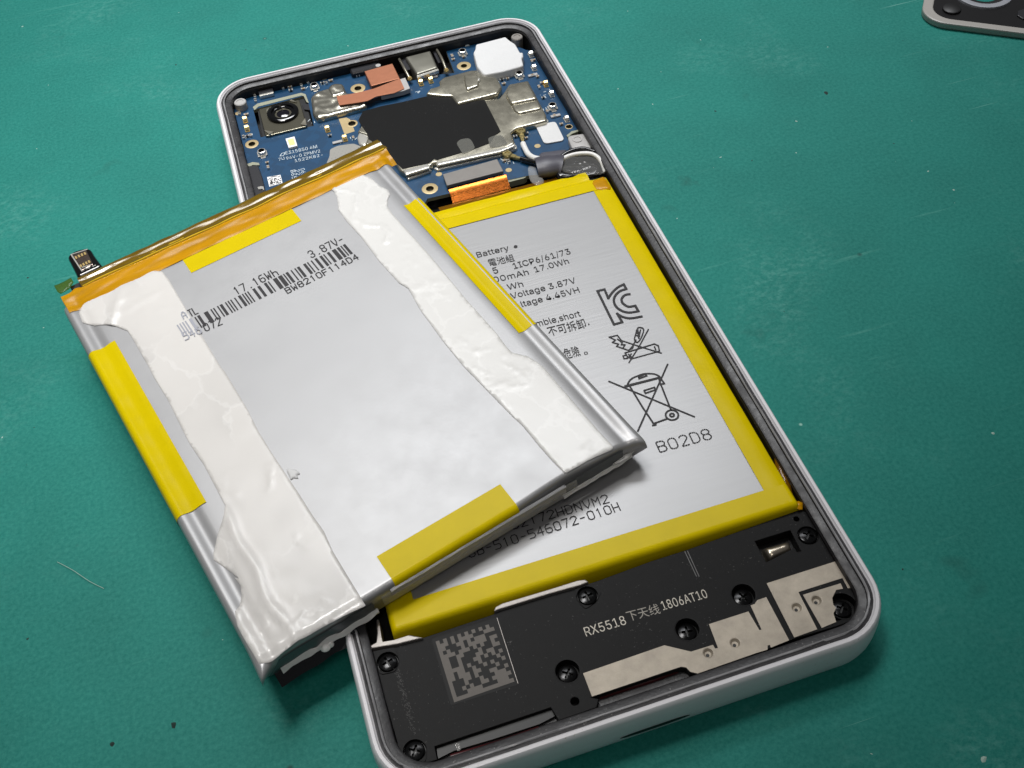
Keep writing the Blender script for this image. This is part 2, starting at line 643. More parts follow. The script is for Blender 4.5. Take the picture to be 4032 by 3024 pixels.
def grid(name, xs, ys, zf, mat, parent=None, skirt=None, smooth=True):
    """height field over a lattice; skirt = z of the bottom edge, closed below"""
    nx, ny = len(xs), len(ys)
    verts = [(x, y, zf(x, y)) for y in ys for x in xs]
    faces = [(j * nx + i, j * nx + i + 1, (j + 1) * nx + i + 1, (j + 1) * nx + i) for j in range(ny - 1) for i in range(nx - 1)]
    if skirt is not None:
        loop = [i for i in range(nx)] + [j * nx + nx - 1 for j in range(1, ny)] + \
               [(ny - 1) * nx + i for i in range(nx - 2, -1, -1)] + [j * nx for j in range(ny - 2, 0, -1)]
        s = len(verts)
        verts += [(verts[i][0], verts[i][1], skirt) for i in loop]
        k = len(loop)
        for i in range(k):
            a, b = loop[i], loop[(i + 1) % k]
            faces.append((b, a, s + i, s + (i + 1) % k))
        faces.append(tuple(s + i for i in reversed(range(k))))
    return mk(name, verts, faces, mat, parent, smooth=smooth)


def lathe(name, c, prof, mat, parent=None, n=24, mats_by_seg=None, cap=True):
    """profile [(radius, z)] turned about the vertical through c"""
    verts, faces, mi = [], [], []
    for r, z in prof:
        verts += [(c[0] + r * math.cos(2 * math.pi * i / n), c[1] + r * math.sin(2 * math.pi * i / n), z) for i in range(n)]
    for s in range(len(prof) - 1):
        for i in range(n):
            j = (i + 1) % n
            faces.append((s * n + i, s * n + j, (s + 1) * n + j, (s + 1) * n + i))
            mi.append(mats_by_seg[s] if mats_by_seg else 0)
    if cap:
        k = (len(prof) - 1) * n
        faces.append(tuple(k + i for i in range(n)))
        mi.append(mats_by_seg[-1] if mats_by_seg else 0)
    o = mk(name, verts, faces, mat, parent, midx=mi)
    smooth_by_angle(o, 40)
    return o


def tube(name, pts, r, mat, parent=None, n=10, k=5, flat=1.0):
    pts = smoothline(pts, k, closed=False)
    P_ = [Vector(p) for p in pts]
    verts, faces = [], []
    up = Vector((0, 0, 1))
    for i, p in enumerate(P_):
        t = (P_[min(i + 1, len(P_) - 1)] - P_[max(i - 1, 0)]).normalized()
        s = t.cross(up)
        if s.length < 1e-4:
            s = Vector((1, 0, 0))
        s.normalize()
        u = s.cross(t).normalized()
        rr = r(i / (len(P_) - 1)) if callable(r) else r
        for j in range(n):
            a = 2 * math.pi * j / n
            verts.append(tuple(p + s * (rr * math.cos(a)) + u * (rr * flat * math.sin(a))))
    for i in range(len(P_) - 1):
        for j in range(n):
            faces.append((i * n + j, i * n + (j + 1) % n, (i + 1) * n + (j + 1) % n, (i + 1) * n + j))
    faces.append(tuple(range(n)))
    faces.append(tuple((len(P_) - 1) * n + j for j in reversed(range(n))))
    o = mk(name, verts, faces, mat, parent)
    smooth_by_angle(o, 50)
    return o


def box_bits(cx, cy, z0, z1, w, h, ang=0.0):
    ca, sa = math.cos(ang), math.sin(ang)
    vs = []
    for z in (z0, z1):
        for sx, sy in ((-1, -1), (1, -1), (1, 1), (-1, 1)):
            x, y = sx * w / 2, sy * h / 2
            vs.append((cx + x * ca - y * sa, cy + x * sa + y * ca, z))
    fs = [(3, 2, 1, 0), (4, 5, 6, 7), (0, 1, 5, 4), (1, 2, 6, 5), (2, 3, 7, 6), (3, 0, 4, 7)]
    return vs, fs


def boxes(name, specs, mats, parent=None, bv=0.0):
    """several touching blocks that make one small component: (cx,cy,z0,z1,w,h,ang,material)"""
    V, F, mi = [], [], []
    for s in specs:
        vs, fs = box_bits(*s[:7])
        k = len(V)
        V += vs
        F += [tuple(i + k for i in f) for f in fs]
        mi += [s[7]] * 6
    o = mk(name, V, F, mats, parent, midx=mi)
    if bv:
        bevel(o, bv, 1)
    return o


def pillow(name, outline, z0, z1, r, mat, parent=None, bulge=None, dense=0.45):
    """solid with a rounded upper edge of radius r; bulge(x, y) adds relief to the top"""
    pts = []
    k = len(outline)
    for i in range(k):
        a, b = Vector(outline[i][:2]), Vector(outline[(i + 1) % k][:2])
        m = max(1, int((b - a).length / dense))
        pts += [tuple(a + (b - a) * (j / m)) for j in range(m)]
    area2 = sum(pts[i - 1][0] * pts[i][1] - pts[i][0] * pts[i - 1][1] for i in range(len(pts)))
    sg = 1 if area2 > 0 else -1
    inner = []
    for f in (0.12, 0.38, 0.68, 1.0):
        for i in range(len(pts)):
            a, p, b = Vector(pts[i - 1]), Vector(pts[i]), Vector(pts[(i + 1) % len(pts)])
            t = b - a
            if t.length < 1e-6:
                continue
            nrm = Vector((-t.y, t.x)).normalized() * sg
            q = p + nrm * (r * f)
            if inside(q, pts) and seg_dist(q, pts) > r * f * 0.93 and not any((Vector(o_) - q).length < 0.07 for o_ in inner[-60:]):
                inner.append(tuple(q))
    if bulge:
        xs, ys = [p[0] for p in pts], [p[1] for p in pts]
        y = min(ys)
        while y < max(ys):
            x = min(xs)
            while x < max(xs):
                if inside((x, y), pts) and seg_dist((x, y), pts) > r * 1.15:
                    inner.append((x, y))
                x += dense
            y += dense
    V, F = cdt(pts, (), inner)
    verts = []
    for v in V:
        d = min(r, seg_dist(v, pts))
        verts.append((v[0], v[1], z1 - (r - math.sqrt(max(0.0, r * r - (r - d) ** 2))) + (bulge(v[0], v[1]) * min(1.0, d / r) if bulge else 0.0)))
    F = list(F)
    low = {}
    for a, b in rim_edges(F):
        for q in (a, b):
            if q not in low:
                low[q] = len(verts)
                verts.append((V[q][0], V[q][1], z0))
        F.append((b, a, low[a], low[b]))
    return mk(name, verts, F, mat, parent, smooth=True)


# the plain sans face that ships with Blender; the built-in face stands in if it is missing
FONT = None
try:
    import os
    FONT = bpy.data.fonts.load(os.path.join(bpy.utils.system_resource('DATAFILES', path='fonts'), 'Inter.woff2'))
except Exception:
    FONT = None


# lettering -----------------------------------------------------------------
def lettering(name, text, a, b, z, mat, parent=None, xh=None, shear=0.0, zf=None):
    """outline letters from baseline start a to baseline end b; xh = cap height"""
    cu = bpy.data.curves.new('tmp', 'FONT')
    cu.body = text
    if FONT and text.isascii():
        cu.font = FONT
    cu.size = 1.0
    cu.resolution_u = 3
    cu.shear = shear
    t = bpy.data.objects.new('tmp', cu)
    col.objects.link(t)
    dg = bpy.context.evaluated_depsgraph_get()
    me = bpy.data.meshes.new_from_object(t.evaluated_get(dg))
    bpy.data.objects.remove(t)
    bpy.data.curves.remove(cu)
    if not me.vertices:
        return None
    x0 = min(v.co.x for v in me.vertices)
    x1 = max(v.co.x for v in me.vertices)
    ax, ay = a
    dx, dy = b[0] - a[0], b[1] - a[1]
    ln = math.hypot(dx, dy)
    ux, uy = dx / ln, dy / ln
    sx = ln / (x1 - x0)
    sy = (xh / (0.52 if text.isascii() and FONT else 0.73)) if xh else sx
    for v in me.vertices:
        px_, py_ = (v.co.x - x0) * sx, v.co.y * sy
        X, Y = ax + ux * px_ - uy * py_, ay + uy * px_ + ux * py_
        v.co = (X * MM, Y * MM, ((zf(X, Y) if zf else 0) + z) * MM)
    me.name = name
    me.materials.clear()
    me.materials.append(mat)
    o = bpy.data.objects.new(name, me)
    col.objects.link(o)
    if parent:
        o.parent = parent
    return o


GL = {
    '0': [[(1, 0), (3, 0), (4, 1), (4, 5), (3, 6), (1, 6), (0, 5), (0, 1), (1, 0)]],
    '1': [[(1, 5), (2, 6), (2, 0)]],
    '2': [[(0, 5), (1, 6), (3, 6), (4, 5), (4, 4), (0, 0), (4, 0)]],
    '3': [[(0, 5), (1, 6), (3, 6), (4, 5), (4, 4), (3, 3), (1.6, 3)], [(3, 3), (4, 2), (4, 1), (3, 0), (1, 0), (0, 1)]],
    '4': [[(3, 0), (3, 6), (0, 2), (4, 2)]],
    '5': [[(4, 6), (0, 6), (0, 3.4), (3, 3.4), (4, 2.6), (4, 1), (3, 0), (0, 0)]],
    '6': [[(3.4, 6), (1.2, 6), (0, 4.5), (0, 1), (1, 0), (3, 0), (4, 1), (4, 2.5), (3, 3.4), (0, 3.2)]],
    '7': [[(0, 6), (4, 6), (1.6, 0)]],
    '8': [[(1, 3.2), (0, 4), (0, 5), (1, 6), (3, 6), (4, 5), (4, 4), (3, 3.2), (1, 3.2), (0, 2.2), (0, 1), (1, 0), (3, 0), (4, 1), (4, 2.2), (3, 3.2)]],
    'A': [[(0, 0), (0, 4), (1.5, 6), (2.5, 6), (4, 4), (4, 0)], [(0, 2.4), (4, 2.4)]],
    'B': [[(0, 0), (0, 6), (3, 6), (4, 5.2), (4, 4), (3, 3.2), (0, 3.2)], [(3, 3.2), (4, 2.4), (4, 0.8), (3, 0), (0, 0)]],
    'D': [[(0, 0), (0, 6), (2.6, 6), (4, 4.8), (4, 1.2), (2.6, 0), (0, 0)]],
    'F': [[(0, 0), (0, 6), (4, 6)], [(0, 3.2), (3, 3.2)]],
    'H': [[(0, 0), (0, 6)], [(4, 0), (4, 6)], [(0, 3), (4, 3)]],
    'L': [[(0, 6), (0, 0), (4, 0)]],
    'M': [[(0, 0), (0, 6), (2, 3), (4, 6), (4, 0)]],
    'N': [[(0, 0), (0, 6), (4, 0), (4, 6)]],
    'S': [[(4, 5), (3, 6), (1, 6), (0, 5), (0, 4), (1, 3.2), (3, 3), (4, 2), (4, 1), (3, 0), (1, 0), (0, 1)]],
    'T': [[(0, 6), (4, 6)], [(2, 6), (2, 0)]],
    'V': [[(0, 6), (0.4, 3), (2, 0), (3.6, 3), (4, 6)]],
    'W': [[(0, 6), (0.6, 0), (2, 3.4), (3.4, 0), (4, 6)]],
    'h': [[(0, 0), (0, 6)], [(0, 2.6), (1, 3.6), (3, 3.6), (4, 2.6), (4, 0)]],
    '-': [[(0.6, 3), (3.4, 3)]],
    '.': [[(1.7, 0), (2.3, 0.3)]],
    'U': [[(0, 6), (0, 1), (1, 0), (3, 0), (4, 1), (4, 6)]],
}


def stroke_mesh(name, lines, w, z, mat, parent=None, zf=None, dash=None):
    """flat inked line segments"""
    V, F = [], []
    c = 0
    for ln in lines:
        for i in range(len(ln) - 1):
            a, b = Vector(ln[i][:2]), Vector(ln[i + 1][:2])
            d = b - a
            if d.length < 1e-6:
                continue
            u = d.normalized()
            if dash:
                k = max(1, round(d.length / dash))
                spans = [(a + d * (j / k) + u * dash * 0.10, a + d * ((j + 1) / k) - u * dash * 0.10) for j in range(k)]
            else:
                spans = [(a - u * w * 0.42, b + u * w * 0.42)]
            for p, q in spans:
                s = Vector((-u.y, u.x)) * (w / 2)
                k0 = len(V)
                zz = z + 0.0012 * (c % 12)
                for t in (p - s, q - s, q + s, p + s):
                    V.append((t.x, t.y, zz + (zf(t.x, t.y) if zf else 0)))
                F.append((k0, k0 + 1, k0 + 2, k0 + 3))
                c += 1
    return mk(name, V, F, mat, parent)


def plotted(name, text, a, b, h, w, z, mat, parent=None, zf=None, dash=None, fill=0.68):
    dx, dy = b[0] - a[0], b[1] - a[1]
    ln = math.hypot(dx, dy)
    ux, uy = dx / ln, dy / ln
    pitch = ln / (len(text) - 1 + fill)
    lines = []
    for i, ch in enumerate(text):
        for pl in GL.get(ch, []):
            out = []
            for gx, gy in pl:
                X = i * pitch + gx / 4 * pitch * fill
                Y = gy / 6 * h
                out.append((a[0] + ux * X - uy * Y, a[1] + uy * X + ux * Y))
            lines.append(out)
    return stroke_mesh(name, lines, w, z, mat, parent, zf, dash)


# ================================================================== work mat
mk('work_mat', [(-900, -700, 0), (900, -700, 0), (900, 1100, 0), (-900, 1100, 0)], [(0, 1, 2, 3)], m_mat)
tag(bpy.data.objects['work_mat'], 'scuffed teal green silicone work mat under everything', 'work mat', kind='structure')

# ================================================================== the opened phone
phone = empty('phone')
tag(phone, 'opened white phone lying face down with its circuit board and screws exposed', 'phone')

HW, HL, CR, HT = 34.0, 77.0, 7.0, 76.3


def rim_loop(n=10):
    out = []
    for cx, cy, a0 in ((HW - CR, HT - CR, 0), (-HW + CR, HT - CR, 90), (-HW + CR, -HL + CR, 180), (HW - CR, -HL + CR, 270)):
        for i in range(n + 1):
            a = math.radians(a0 + 90 * i / n)
            out.append((cx + CR * math.cos(a), cy + CR * math.sin(a), math.cos(a), math.sin(a)))
    # extra points along the straights so that the surface can waver a little
    full_ = []
    for i in range(len(out)):
        p, q = out[i], out[(i + 1) % len(out)]
        full_.append(p)
        d = math.hypot(q[0] - p[0], q[1] - p[1])
        k = int(d / 3)
        for j in range(1, k):
            s = j / k
            full_.append((p[0] + (q[0] - p[0]) * s, p[1] + (q[1] - p[1]) * s, p[2], p[3]))
    return full_


LOOP = rim_loop()


def sweep(name, prof, mat, parent, wob=0.0, closed=False):
    n, k = len(LOOP), len(prof)
    V, F = [], []
    for (x, y, nx, ny) in LOOP:
        for i, (o, z) in enumerate(prof):
            w = wob * noise.noise(Vector((x * 0.5, y * 0.5, i * 3.1))) if 0 < i < k - 1 else 0
            V.append((x + nx * (o + w), y + ny * (o + w), z + w * 0.6))
    for i in range(n):
        j = (i + 1) % n
        for s in range(k if closed else k - 1):
            t = (s + 1) % k
            F.append((i * k + s, i * k + t, j * k + t, j * k + s))
    o = mk(name, V, F, mat, parent)
    smooth_by_angle(o, 38)
    return o


sweep('outer_frame', [(-3.0, 0.0), (-0.6, 0.05), (0.0, 0.45), (0.5, 1.3), (0.78, 2.6), (0.86, 4.2), (0.84, 5.8), (0.72, 7.1),
                      (0.5, 7.75), (0.3, 7.97), (-0.12, 8.0), (-0.22, 7.75), (-0.4, 7.6)], m_frame, phone)
sweep('gasket_lip', [(-0.3, 7.3), (-0.34, 7.62), (-0.75, 7.66), (-0.95, 7.80), (-1.12, 7.72), (-1.2, 7.38), (-2.0, 7.30), (-2.3, 7.15), (-2.4, 6.6)],
      m_gasket, phone, wob=0.06)
sweep('glue_bead', [(-0.80, 7.67), (-0.86, 7.86), (-1.0, 7.90), (-1.12, 7.74)], M('glue_residue', (150, 150, 152), 0.25, var=0.5, vscale=0.4), phone, wob=0.16)

# tray: inner wall and floor
n = len(LOOP)
V = [(x + nx * -2.32, y + ny * -2.32, 7.2) for x, y, nx, ny in LOOP] + [(x + nx * -2.4, y + ny * -2.4, 2.2) for x, y, nx, ny in LOOP]
F = [(i, (i + 1) % n, n + (i + 1) % n, n + i) for i in range(n)] + [tuple(n + i for i in range(n))]
mk('inner_tray', V, F, m_black, phone)
# display panel closing the front below
prism('display_panel', rrect(-32, 32, -75, 75, 5.5), 0.25, 1.6, m_lens, phone)

# speaker slot worn into the bottom side
sl = [(-4.51, -77.01), (5.03, -76.83)]
ya = -77.84
V, F = [], []
for i in range(17):
    s = i / 16
    x = sl[0][0] + (sl[1][0] - sl[0][0]) * s
    hh = 0.42 * math.sqrt(max(0.02, 1 - (2 * s - 1) ** 4))
    V += [(x, ya - 0.02, 3.1 - hh), (x, ya - 0.06, 3.1), (x, ya - 0.02, 3.1 + hh)]
for i in range(16):
    for k in range(2):
        a = i * 3 + k
        F.append((a, a + 3, a + 4, a + 1))
mk('speaker_slot', V, F, m_well, phone)

# standing posts in the corners of the frame
for nm, c, r, z, mt in (('corner_post', (-29.85, 70.86), 1.25, 6.6, m_greyplastic), ('corner_post', (29.79, 70.85), 1.25, 6.6, m_rib)):
    lathe(nm, c, [(r, 2.2), (r, z - 0.15), (r - 0.15, z), (0.75, z), (0.7, z - 0.12)], mt, phone, 18)

# ------------------------------------------------------------------ main board
Z = 5.0
board_out = [(-27.76, 75.77), (-21.36, 75.53), (-15.74, 76.17), (-3.86, 76.73), (-3.04, 75.48), (-3.30, 68.22), (5.08, 66.44), (11.09, 66.30), (14.32, 65.66), (14.96, 76.09), (15.73, 76.52), (24.40, 77.49), (30.73, 67.63), (32.34, 66.54), (32.22, 61.43), (32.52, 40.66), (31.86, 37.77), (29.01, 36.85), (28.50, 33.64), (23.48, 27.08), (18.46, 28.60), (13.93, 28.87), (8.70, 29.05), (-1.19, 29.37)] + \
    [(-9.0, 18.8), (-20.0, 20.0), (-29.0, 24.0)] + [(-29.64, 43.04), (-29.67, 48.91), (-31.57, 52.28), (-31.47, 71.05)]
cam_hole = [(-27.72, 69.34), (-16.42, 70.06), (-16.98, 59.25), (-27.78, 59.68)]
hole_list = [cam_hole]
pads = [((-5.87, 68.19), 1.55, 0.78), ((16.84, 67.26), 1.5, 0.7), ((-29.78, 58.21), 1.35, 0.72), ((-9.59, 57.04), 1.15, 0.8),
        ((-0.05, 31.90), 1.55, 0.78), ((30.40, 39.65), 0.75, 0.62)]
for c, ro, ri in pads:
    hole_list.append(circle(c, ri, 18))
board = prism('main_board', board_out, 4.2, Z, [m_board, m_pcbedge], phone, holes=hole_list)
# standoffs seen at the bottom of the screw holes
for c, ro, ri in pads:
    lathe('screw_pad', c, [(ri - 0.04, Z - 0.55), (ri - 0.02, Z + 0.03), (ro - 0.1, Z + 0.045), (ro, Z + 0.02)], [m_pad, m_padhole], board, 22, [1, 0, 0, 0], cap=False)
    lathe('standoff', c, [(ri - 0.05, Z - 0.75), (0.05, Z - 0.75)], m_padhole, board, 16)
prism('ground_pad', [(-11.80, 59.55), (-10.22, 59.39), (-9.65, 58.51), (-9.60, 55.29), (-9.62, 54.35), (-11.73, 54.11)], Z, Z + 0.03, m_pad, board, holes=[circle(pads[3][0], 1.1, 18)])
for t in ((2.64, 35.32), (15.39, 31.52), (22.77, 36.30), (-30.88, 69.31)):
    lathe('test_pad', t, [(0.62, Z), (0.6, Z + 0.03)], m_pad, board, 14)

# --- camera module sunk through the board
cm = [(-26.62, 68.33), (-18.17, 68.42), (-18.33, 59.03), (-26.76, 58.98)]
base = prism('camera_module', roundpoly([(-26.89, 69.75), (-16.99, 70.04), (-17.25, 59.76), (-27.32, 60.21)], 0.5), 2.4, 4.5, m_well, phone)
mod = prism('camera_body', roundpoly(cm, 0.35, 2), 3.0, 5.5, m_lensmetal, base, bv=0.18)
lc = (-22.15, 64.95)
lathe('lens_barrel', lc, [(3.25, 5.3), (3.2, 5.95), (3.0, 6.1), (2.35, 6.1), (2.2, 5.75), (1.75, 5.7), (1.6, 5.35)], m_lens, base, 40)
lathe('lens_glass', lc, [(1.62, 5.36), (1.2, 5.55), (0.7, 5.68), (0.2, 5.73)], m_glassy, base, 32)
for t in ([(-26.71, 60.64), (-25.98, 58.92), (-24.96, 59.45)], [(-19.47, 59.76), (-18.23, 61.34), (-18.34, 58.98)], [(-20.16, 68.37), (-19.69, 68.84), (-18.81, 67.32)], [(-25.13, 67.26), (-24.47, 67.81), (-25.31, 66.18)]):
    prism('corner_clip', t, 5.45, 5.75, m_shield, base)
prism('cutout_edge', [(-27.66, 70.23), (-26.58, 71.02), (-17.35, 71.20), (-16.54, 70.36), (-16.48, 67.13), (-16.87, 67.63), (-17.02, 69.88), (-17.44, 70.22), (-26.56, 69.94), (-27.48, 68.99)], Z, Z + 0.06, m_pcbedge, board)
prism('flex_tail', [(-17.78, 67.57), (-16.53, 67.05), (-16.50, 64.72), (-17.78, 65.57)], 4.3, 4.9, m_darkchip, base)

# --- flash LED
fl = [(-23.15, 56.60), (-21.33, 56.64), (-21.31, 53.53), (-23.07, 53.51)]
led = prism('flash_led', fl, Z, Z + 0.55, m_label, board, bv=0.05)
fc = (sum(p[0] for p in fl) / 4, sum(p[1] for p in fl) / 4)
prism('phosphor', [(fc[0] + (p[0] - fc[0]) * 0.66, fc[1] + (p[1] - fc[1]) * 0.66) for p in fl], Z + 0.5, Z + 0.58, M('led_phosphor', (250, 222, 150), 0.4), board)

# --- shield cans
def can(name, outline, z0, z1, mat, rnd=0.35, lip=0.22, parent=None):
    r = min(0.42, (z1 - z0) * 0.8)
    if mat is m_crinkle:
        return pillow(name, roundpoly(outline, rnd), z0, z1, 0.6, mat, parent or board, bulge=lambda x, y: 0.22 * noise.noise(Vector((x * 0.7, y * 0.7, 3))) + 0.1 * abs(noise.noise(Vector((x * 1.4, y * 1.4, 8)))))
    return pillow(name, roundpoly(outline, rnd), z0, z1, r, mat, parent or board)


can('foil_can', [(-15.83, 67.52), (-14.26, 68.90), (-11.81, 69.07), (-9.51, 69.83), (-8.56, 68.75), (-8.51, 65.84), (-6.05, 65.16), (-5.58, 59.98), (-15.99, 59.70), (-16.51, 61.86)], Z, 6.2, m_crinkle, 0.5)
can('foil_bump', [(-12.04, 68.62), (-11.25, 69.65), (-10.02, 69.93), (-8.63, 69.15), (-8.72, 65.55), (-11.73, 65.45)], 6.0, 6.45, m_crinkle, 0.6)
main_can = can('shield_can', [(-7.04, 57.51), (-3.24, 57.71), (8.49, 57.88), (11.34, 55.58), (17.12, 53.02), (19.88, 52.06), (22.02, 54.35), (23.19, 55.94), (27.32, 55.68), (27.06, 43.48), (26.52, 41.58), (20.21, 41.52), (18.92, 40.66), (18.64, 37.28), (15.49, 36.26), (2.75, 36.75), (2.62, 37.79), (1.79, 36.97), (-3.29, 36.24), (-4.31, 37.85), (-4.81, 45.03), (-8.87, 48.03), (-7.49, 50.41), (-9.35, 52.39), (-7.19, 55.41)], Z, 6.2, m_shield, 0.4)
pillow('shield_fence', roundpoly([(2.01, 36.98), (7.49, 37.09), (15.76, 36.93), (16.83, 37.34), (18.93, 37.68), (18.78, 36.55), (15.29, 35.78), (2.50, 36.13)], 0.2), Z, 5.5, 0.2, m_solder, board)
pillow('shield_fence', roundpoly([(-3.50, 36.58), (1.36, 37.24), (1.54, 36.35), (-3.35, 35.56)], 0.2), Z, 5.5, 0.2, m_solder, board)
pillow('shield_fence', roundpoly([(19.22, 42.56), (20.41, 42.95), (26.97, 43.28), (27.23, 42.46), (26.80, 41.86), (20.44, 41.71), (19.20, 40.83), (18.97, 41.44)], 0.2), Z, 5.5, 0.2, m_solder, board)
prism('graphite_sheet', roundpoly([(-6.80, 58.37), (-3.01, 58.63), (1.23, 58.32), (6.21, 58.28), (8.57, 57.75), (9.07, 57.18), (11.20, 55.85), (11.57, 53.48), (17.07, 52.69), (17.08, 41.67), (15.58, 40.90), (14.18, 39.07), (10.66, 38.47), (3.10, 38.01), (2.72, 38.50), (1.56, 37.64), (-3.68, 37.88), (-6.29, 46.57), (-7.76, 49.22), (-7.62, 50.73), (-8.03, 53.53), (-8.37, 55.81)], 0.15), 6.2, 6.27, m_graphite, board)
upper_can = can('connector_cover', [(6.38, 58.56), (7.64, 60.03), (9.89, 60.24), (10.05, 61.78), (11.30, 62.72), (17.45, 62.87), (18.55, 62.42), (18.92, 59.94), (21.45, 58.57), (21.55, 55.03), (19.97, 53.06), (11.49, 52.87), (11.14, 55.85), (9.04, 56.90), (8.47, 57.21)], Z, 6.7, m_shield, 0.4)
can('pressed_tab', [(15.26, 61.30), (17.98, 61.52), (17.91, 58.66), (17.06, 56.55), (14.42, 56.13), (14.57, 58.15)], 6.6, 7.1, m_shield, 0.3)
can('pressed_lug', [(17.49, 59.45), (18.09, 58.89), (17.72, 58.01), (17.28, 58.39)], 6.9, 7.2, m_solder, 0.1)
can('side_bump', [(21.32, 51.98), (22.59, 54.26), (26.82, 54.39), (26.85, 48.23), (21.45, 48.62)], 6.1, 6.85, m_shield, 0.6)
can('side_step', [(21.55, 48.84), (26.89, 48.36), (26.71, 45.27), (22.02, 45.40), (21.47, 46.70)], 6.1, 6.55, m_shield, 0.5)
can('rail', [(2.82, 37.34), (7.39, 37.16), (16.00, 36.86), (18.62, 37.22), (18.40, 36.39), (15.22, 35.67), (2.65, 36.33)], 6.0, 6.35, m_solder, 0.15)
can('rail', [(-3.66, 37.49), (1.27, 37.64), (1.49, 36.73), (1.19, 36.20), (-3.57, 35.84)], 6.0, 6.35, m_solder, 0.15)
can('clip_leg', [(-9.75, 51.03), (-8.73, 53.11), (-7.83, 52.12), (-7.47, 50.42), (-8.10, 48.52), (-8.89, 47.47), (-9.85, 48.92)], Z, 6.0, m_solder, 0.4)
for t in ([(7.98, 41.40), (8.96, 42.27), (10.67, 42.02), (10.98, 40.94), (10.95, 38.58), (9.72, 38.07), (8.21, 37.84)], [(14.10, 40.53), (15.36, 40.87), (16.86, 40.61), (17.00, 39.69), (17.22, 37.39), (15.08, 37.24), (13.69, 37.80)]):
    prism('clear_tab', roundpoly(t, 0.5), 6.28, 6.34, M('grey_clear_tab', (130, 130, 124), 0.22, glass=0.6), board)

# --- copper tape folded over the front camera flex
prism('flex_hood', [(-3.52, 71.38), (2.63, 71.81), (2.80, 66.08), (-3.33, 65.78)], Z, 6.5, m_copper, board, bv=0.1)
prism('copper_tape', roundpoly([(-10.83, 64.90), (-8.05, 64.42), (-5.35, 64.38), (-3.12, 64.40), (2.75, 65.72), (2.80, 62.02), (0.49, 61.30), (-3.30, 61.60), (-5.20, 60.83), (-8.00, 61.15), (-10.91, 61.63)], 0.2), 6.55, 6.68, m_copper, board)
prism('flex_stiffener', [(2.89, 65.79), (3.91, 65.87), (3.94, 61.91), (2.40, 61.60), (-2.26, 61.71), (-2.03, 62.67)], 5.4, 6.5, m_greyplastic, board, bv=0.08)
boxes('front_camera', [(-3.2, 73.6, 2.4, 6.2, 6.0, 3.0, 0, 0)], m_darkchip, phone, bv=0.3)
lathe('microphone_grommet', (-0.32, 72.48), [(0.6, 5.8), (0.55, 6.4)], m_greyplastic, phone, 12)

# --- USB socket
usb = pillow('usb_socket', roundpoly([(5.67, 73.01), (11.29, 73.21), (11.15, 66.52), (6.37, 65.86)], 0.3), 3.4, 6.6, 0.45, M('usb_shell', (136, 134, 124), 0.38, 0.75, var=0.1), phone)
prism('front_lip', [(6.37, 65.93), (11.16, 66.60), (11.17, 65.97), (6.27, 65.12)], 5.6, 6.3, m_solder, usb, bv=0.08)
prism('solder_tail', [(6.77, 66.80), (8.61, 67.02), (8.48, 65.51), (6.61, 65.19)], 4.9, 5.3, m_greyplastic, usb)
prism('solder_tail', [(8.91, 66.89), (10.82, 66.88), (10.64, 65.39), (8.84, 65.36)], 4.9, 5.3, m_greyplastic, usb)
for a, b, c in (((4.46, 73.43), (4.53, 69.21), (4.83, 65.76)), ((12.78, 73.60), (12.76, 69.35), (12.67, 65.62))):
    p3 = [a, b, c]
    tube('side_spring', [(p3[0][0], p3[0][1], 6.0), (p3[1][0], p3[1][1], 6.5), (p3[2][0], p3[2][1], 6.0)], 0.3, m_shield, usb, 8)
    q = p3[2]
    lathe('spring_tip', q, [(0.2, 5.6), (0.5, 5.9), (0.48, 6.25), (0.25, 6.5)], m_gold, usb, 12)
for a in ((5.42, 75.08), (12.38, 75.03)):
    q = a
    boxes('socket_bracket', [(q[0], q[1] - 2.0, 3.0, 5.6, 0.9, 7.0, 0, 0)], m_darkchip, usb)

# --- white foam block
fb = [(19.39, 68.38), (20.14, 69.48), (20.75, 71.07), (27.42, 71.35), (27.83, 69.73), (28.54, 67.99), (28.52, 64.54), (29.08, 64.59), (28.72, 63.06), (28.17, 62.49), (27.79, 60.08), (27.13, 59.77), (23.04, 59.53), (19.47, 59.86), (19.08, 60.41), (18.71, 63.29)]
pillow('white_foam_block', roundpoly(fb, 0.3), 4.0, 6.9, 0.35, m_white, board)

# --- stickers and blocks near the battery
prism('white_sticker', roundpoly([(24.32, 41.99), (28.41, 41.98), (28.12, 35.66), (24.11, 36.12)], 0.9, 5), 5.0, 5.3, m_white, board, bv=0.06)
gc = pillow('grey_clip', roundpoly([(28.53, 34.96), (29.08, 35.43), (31.78, 35.01), (32.01, 33.89), (32.02, 31.35), (31.55, 30.37), (28.26, 30.80), (28.25, 31.94)], 0.3), 4.6, 6.3, 0.2, m_greyplastic, phone)
lathe('clip_boss', (30.06, 33.76), [(0.95, 6.25), (0.95, 6.42), (0.7, 6.42), (0.65, 6.28)], m_greyplastic, gc, 18)
prism('board_corner_tab', [(29.01, 37.12), (30.38, 37.95), (31.66, 37.95), (31.59, 37.45), (30.11, 37.19), (29.11, 36.49)], 4.9, 5.12, m_pcbedge, board)

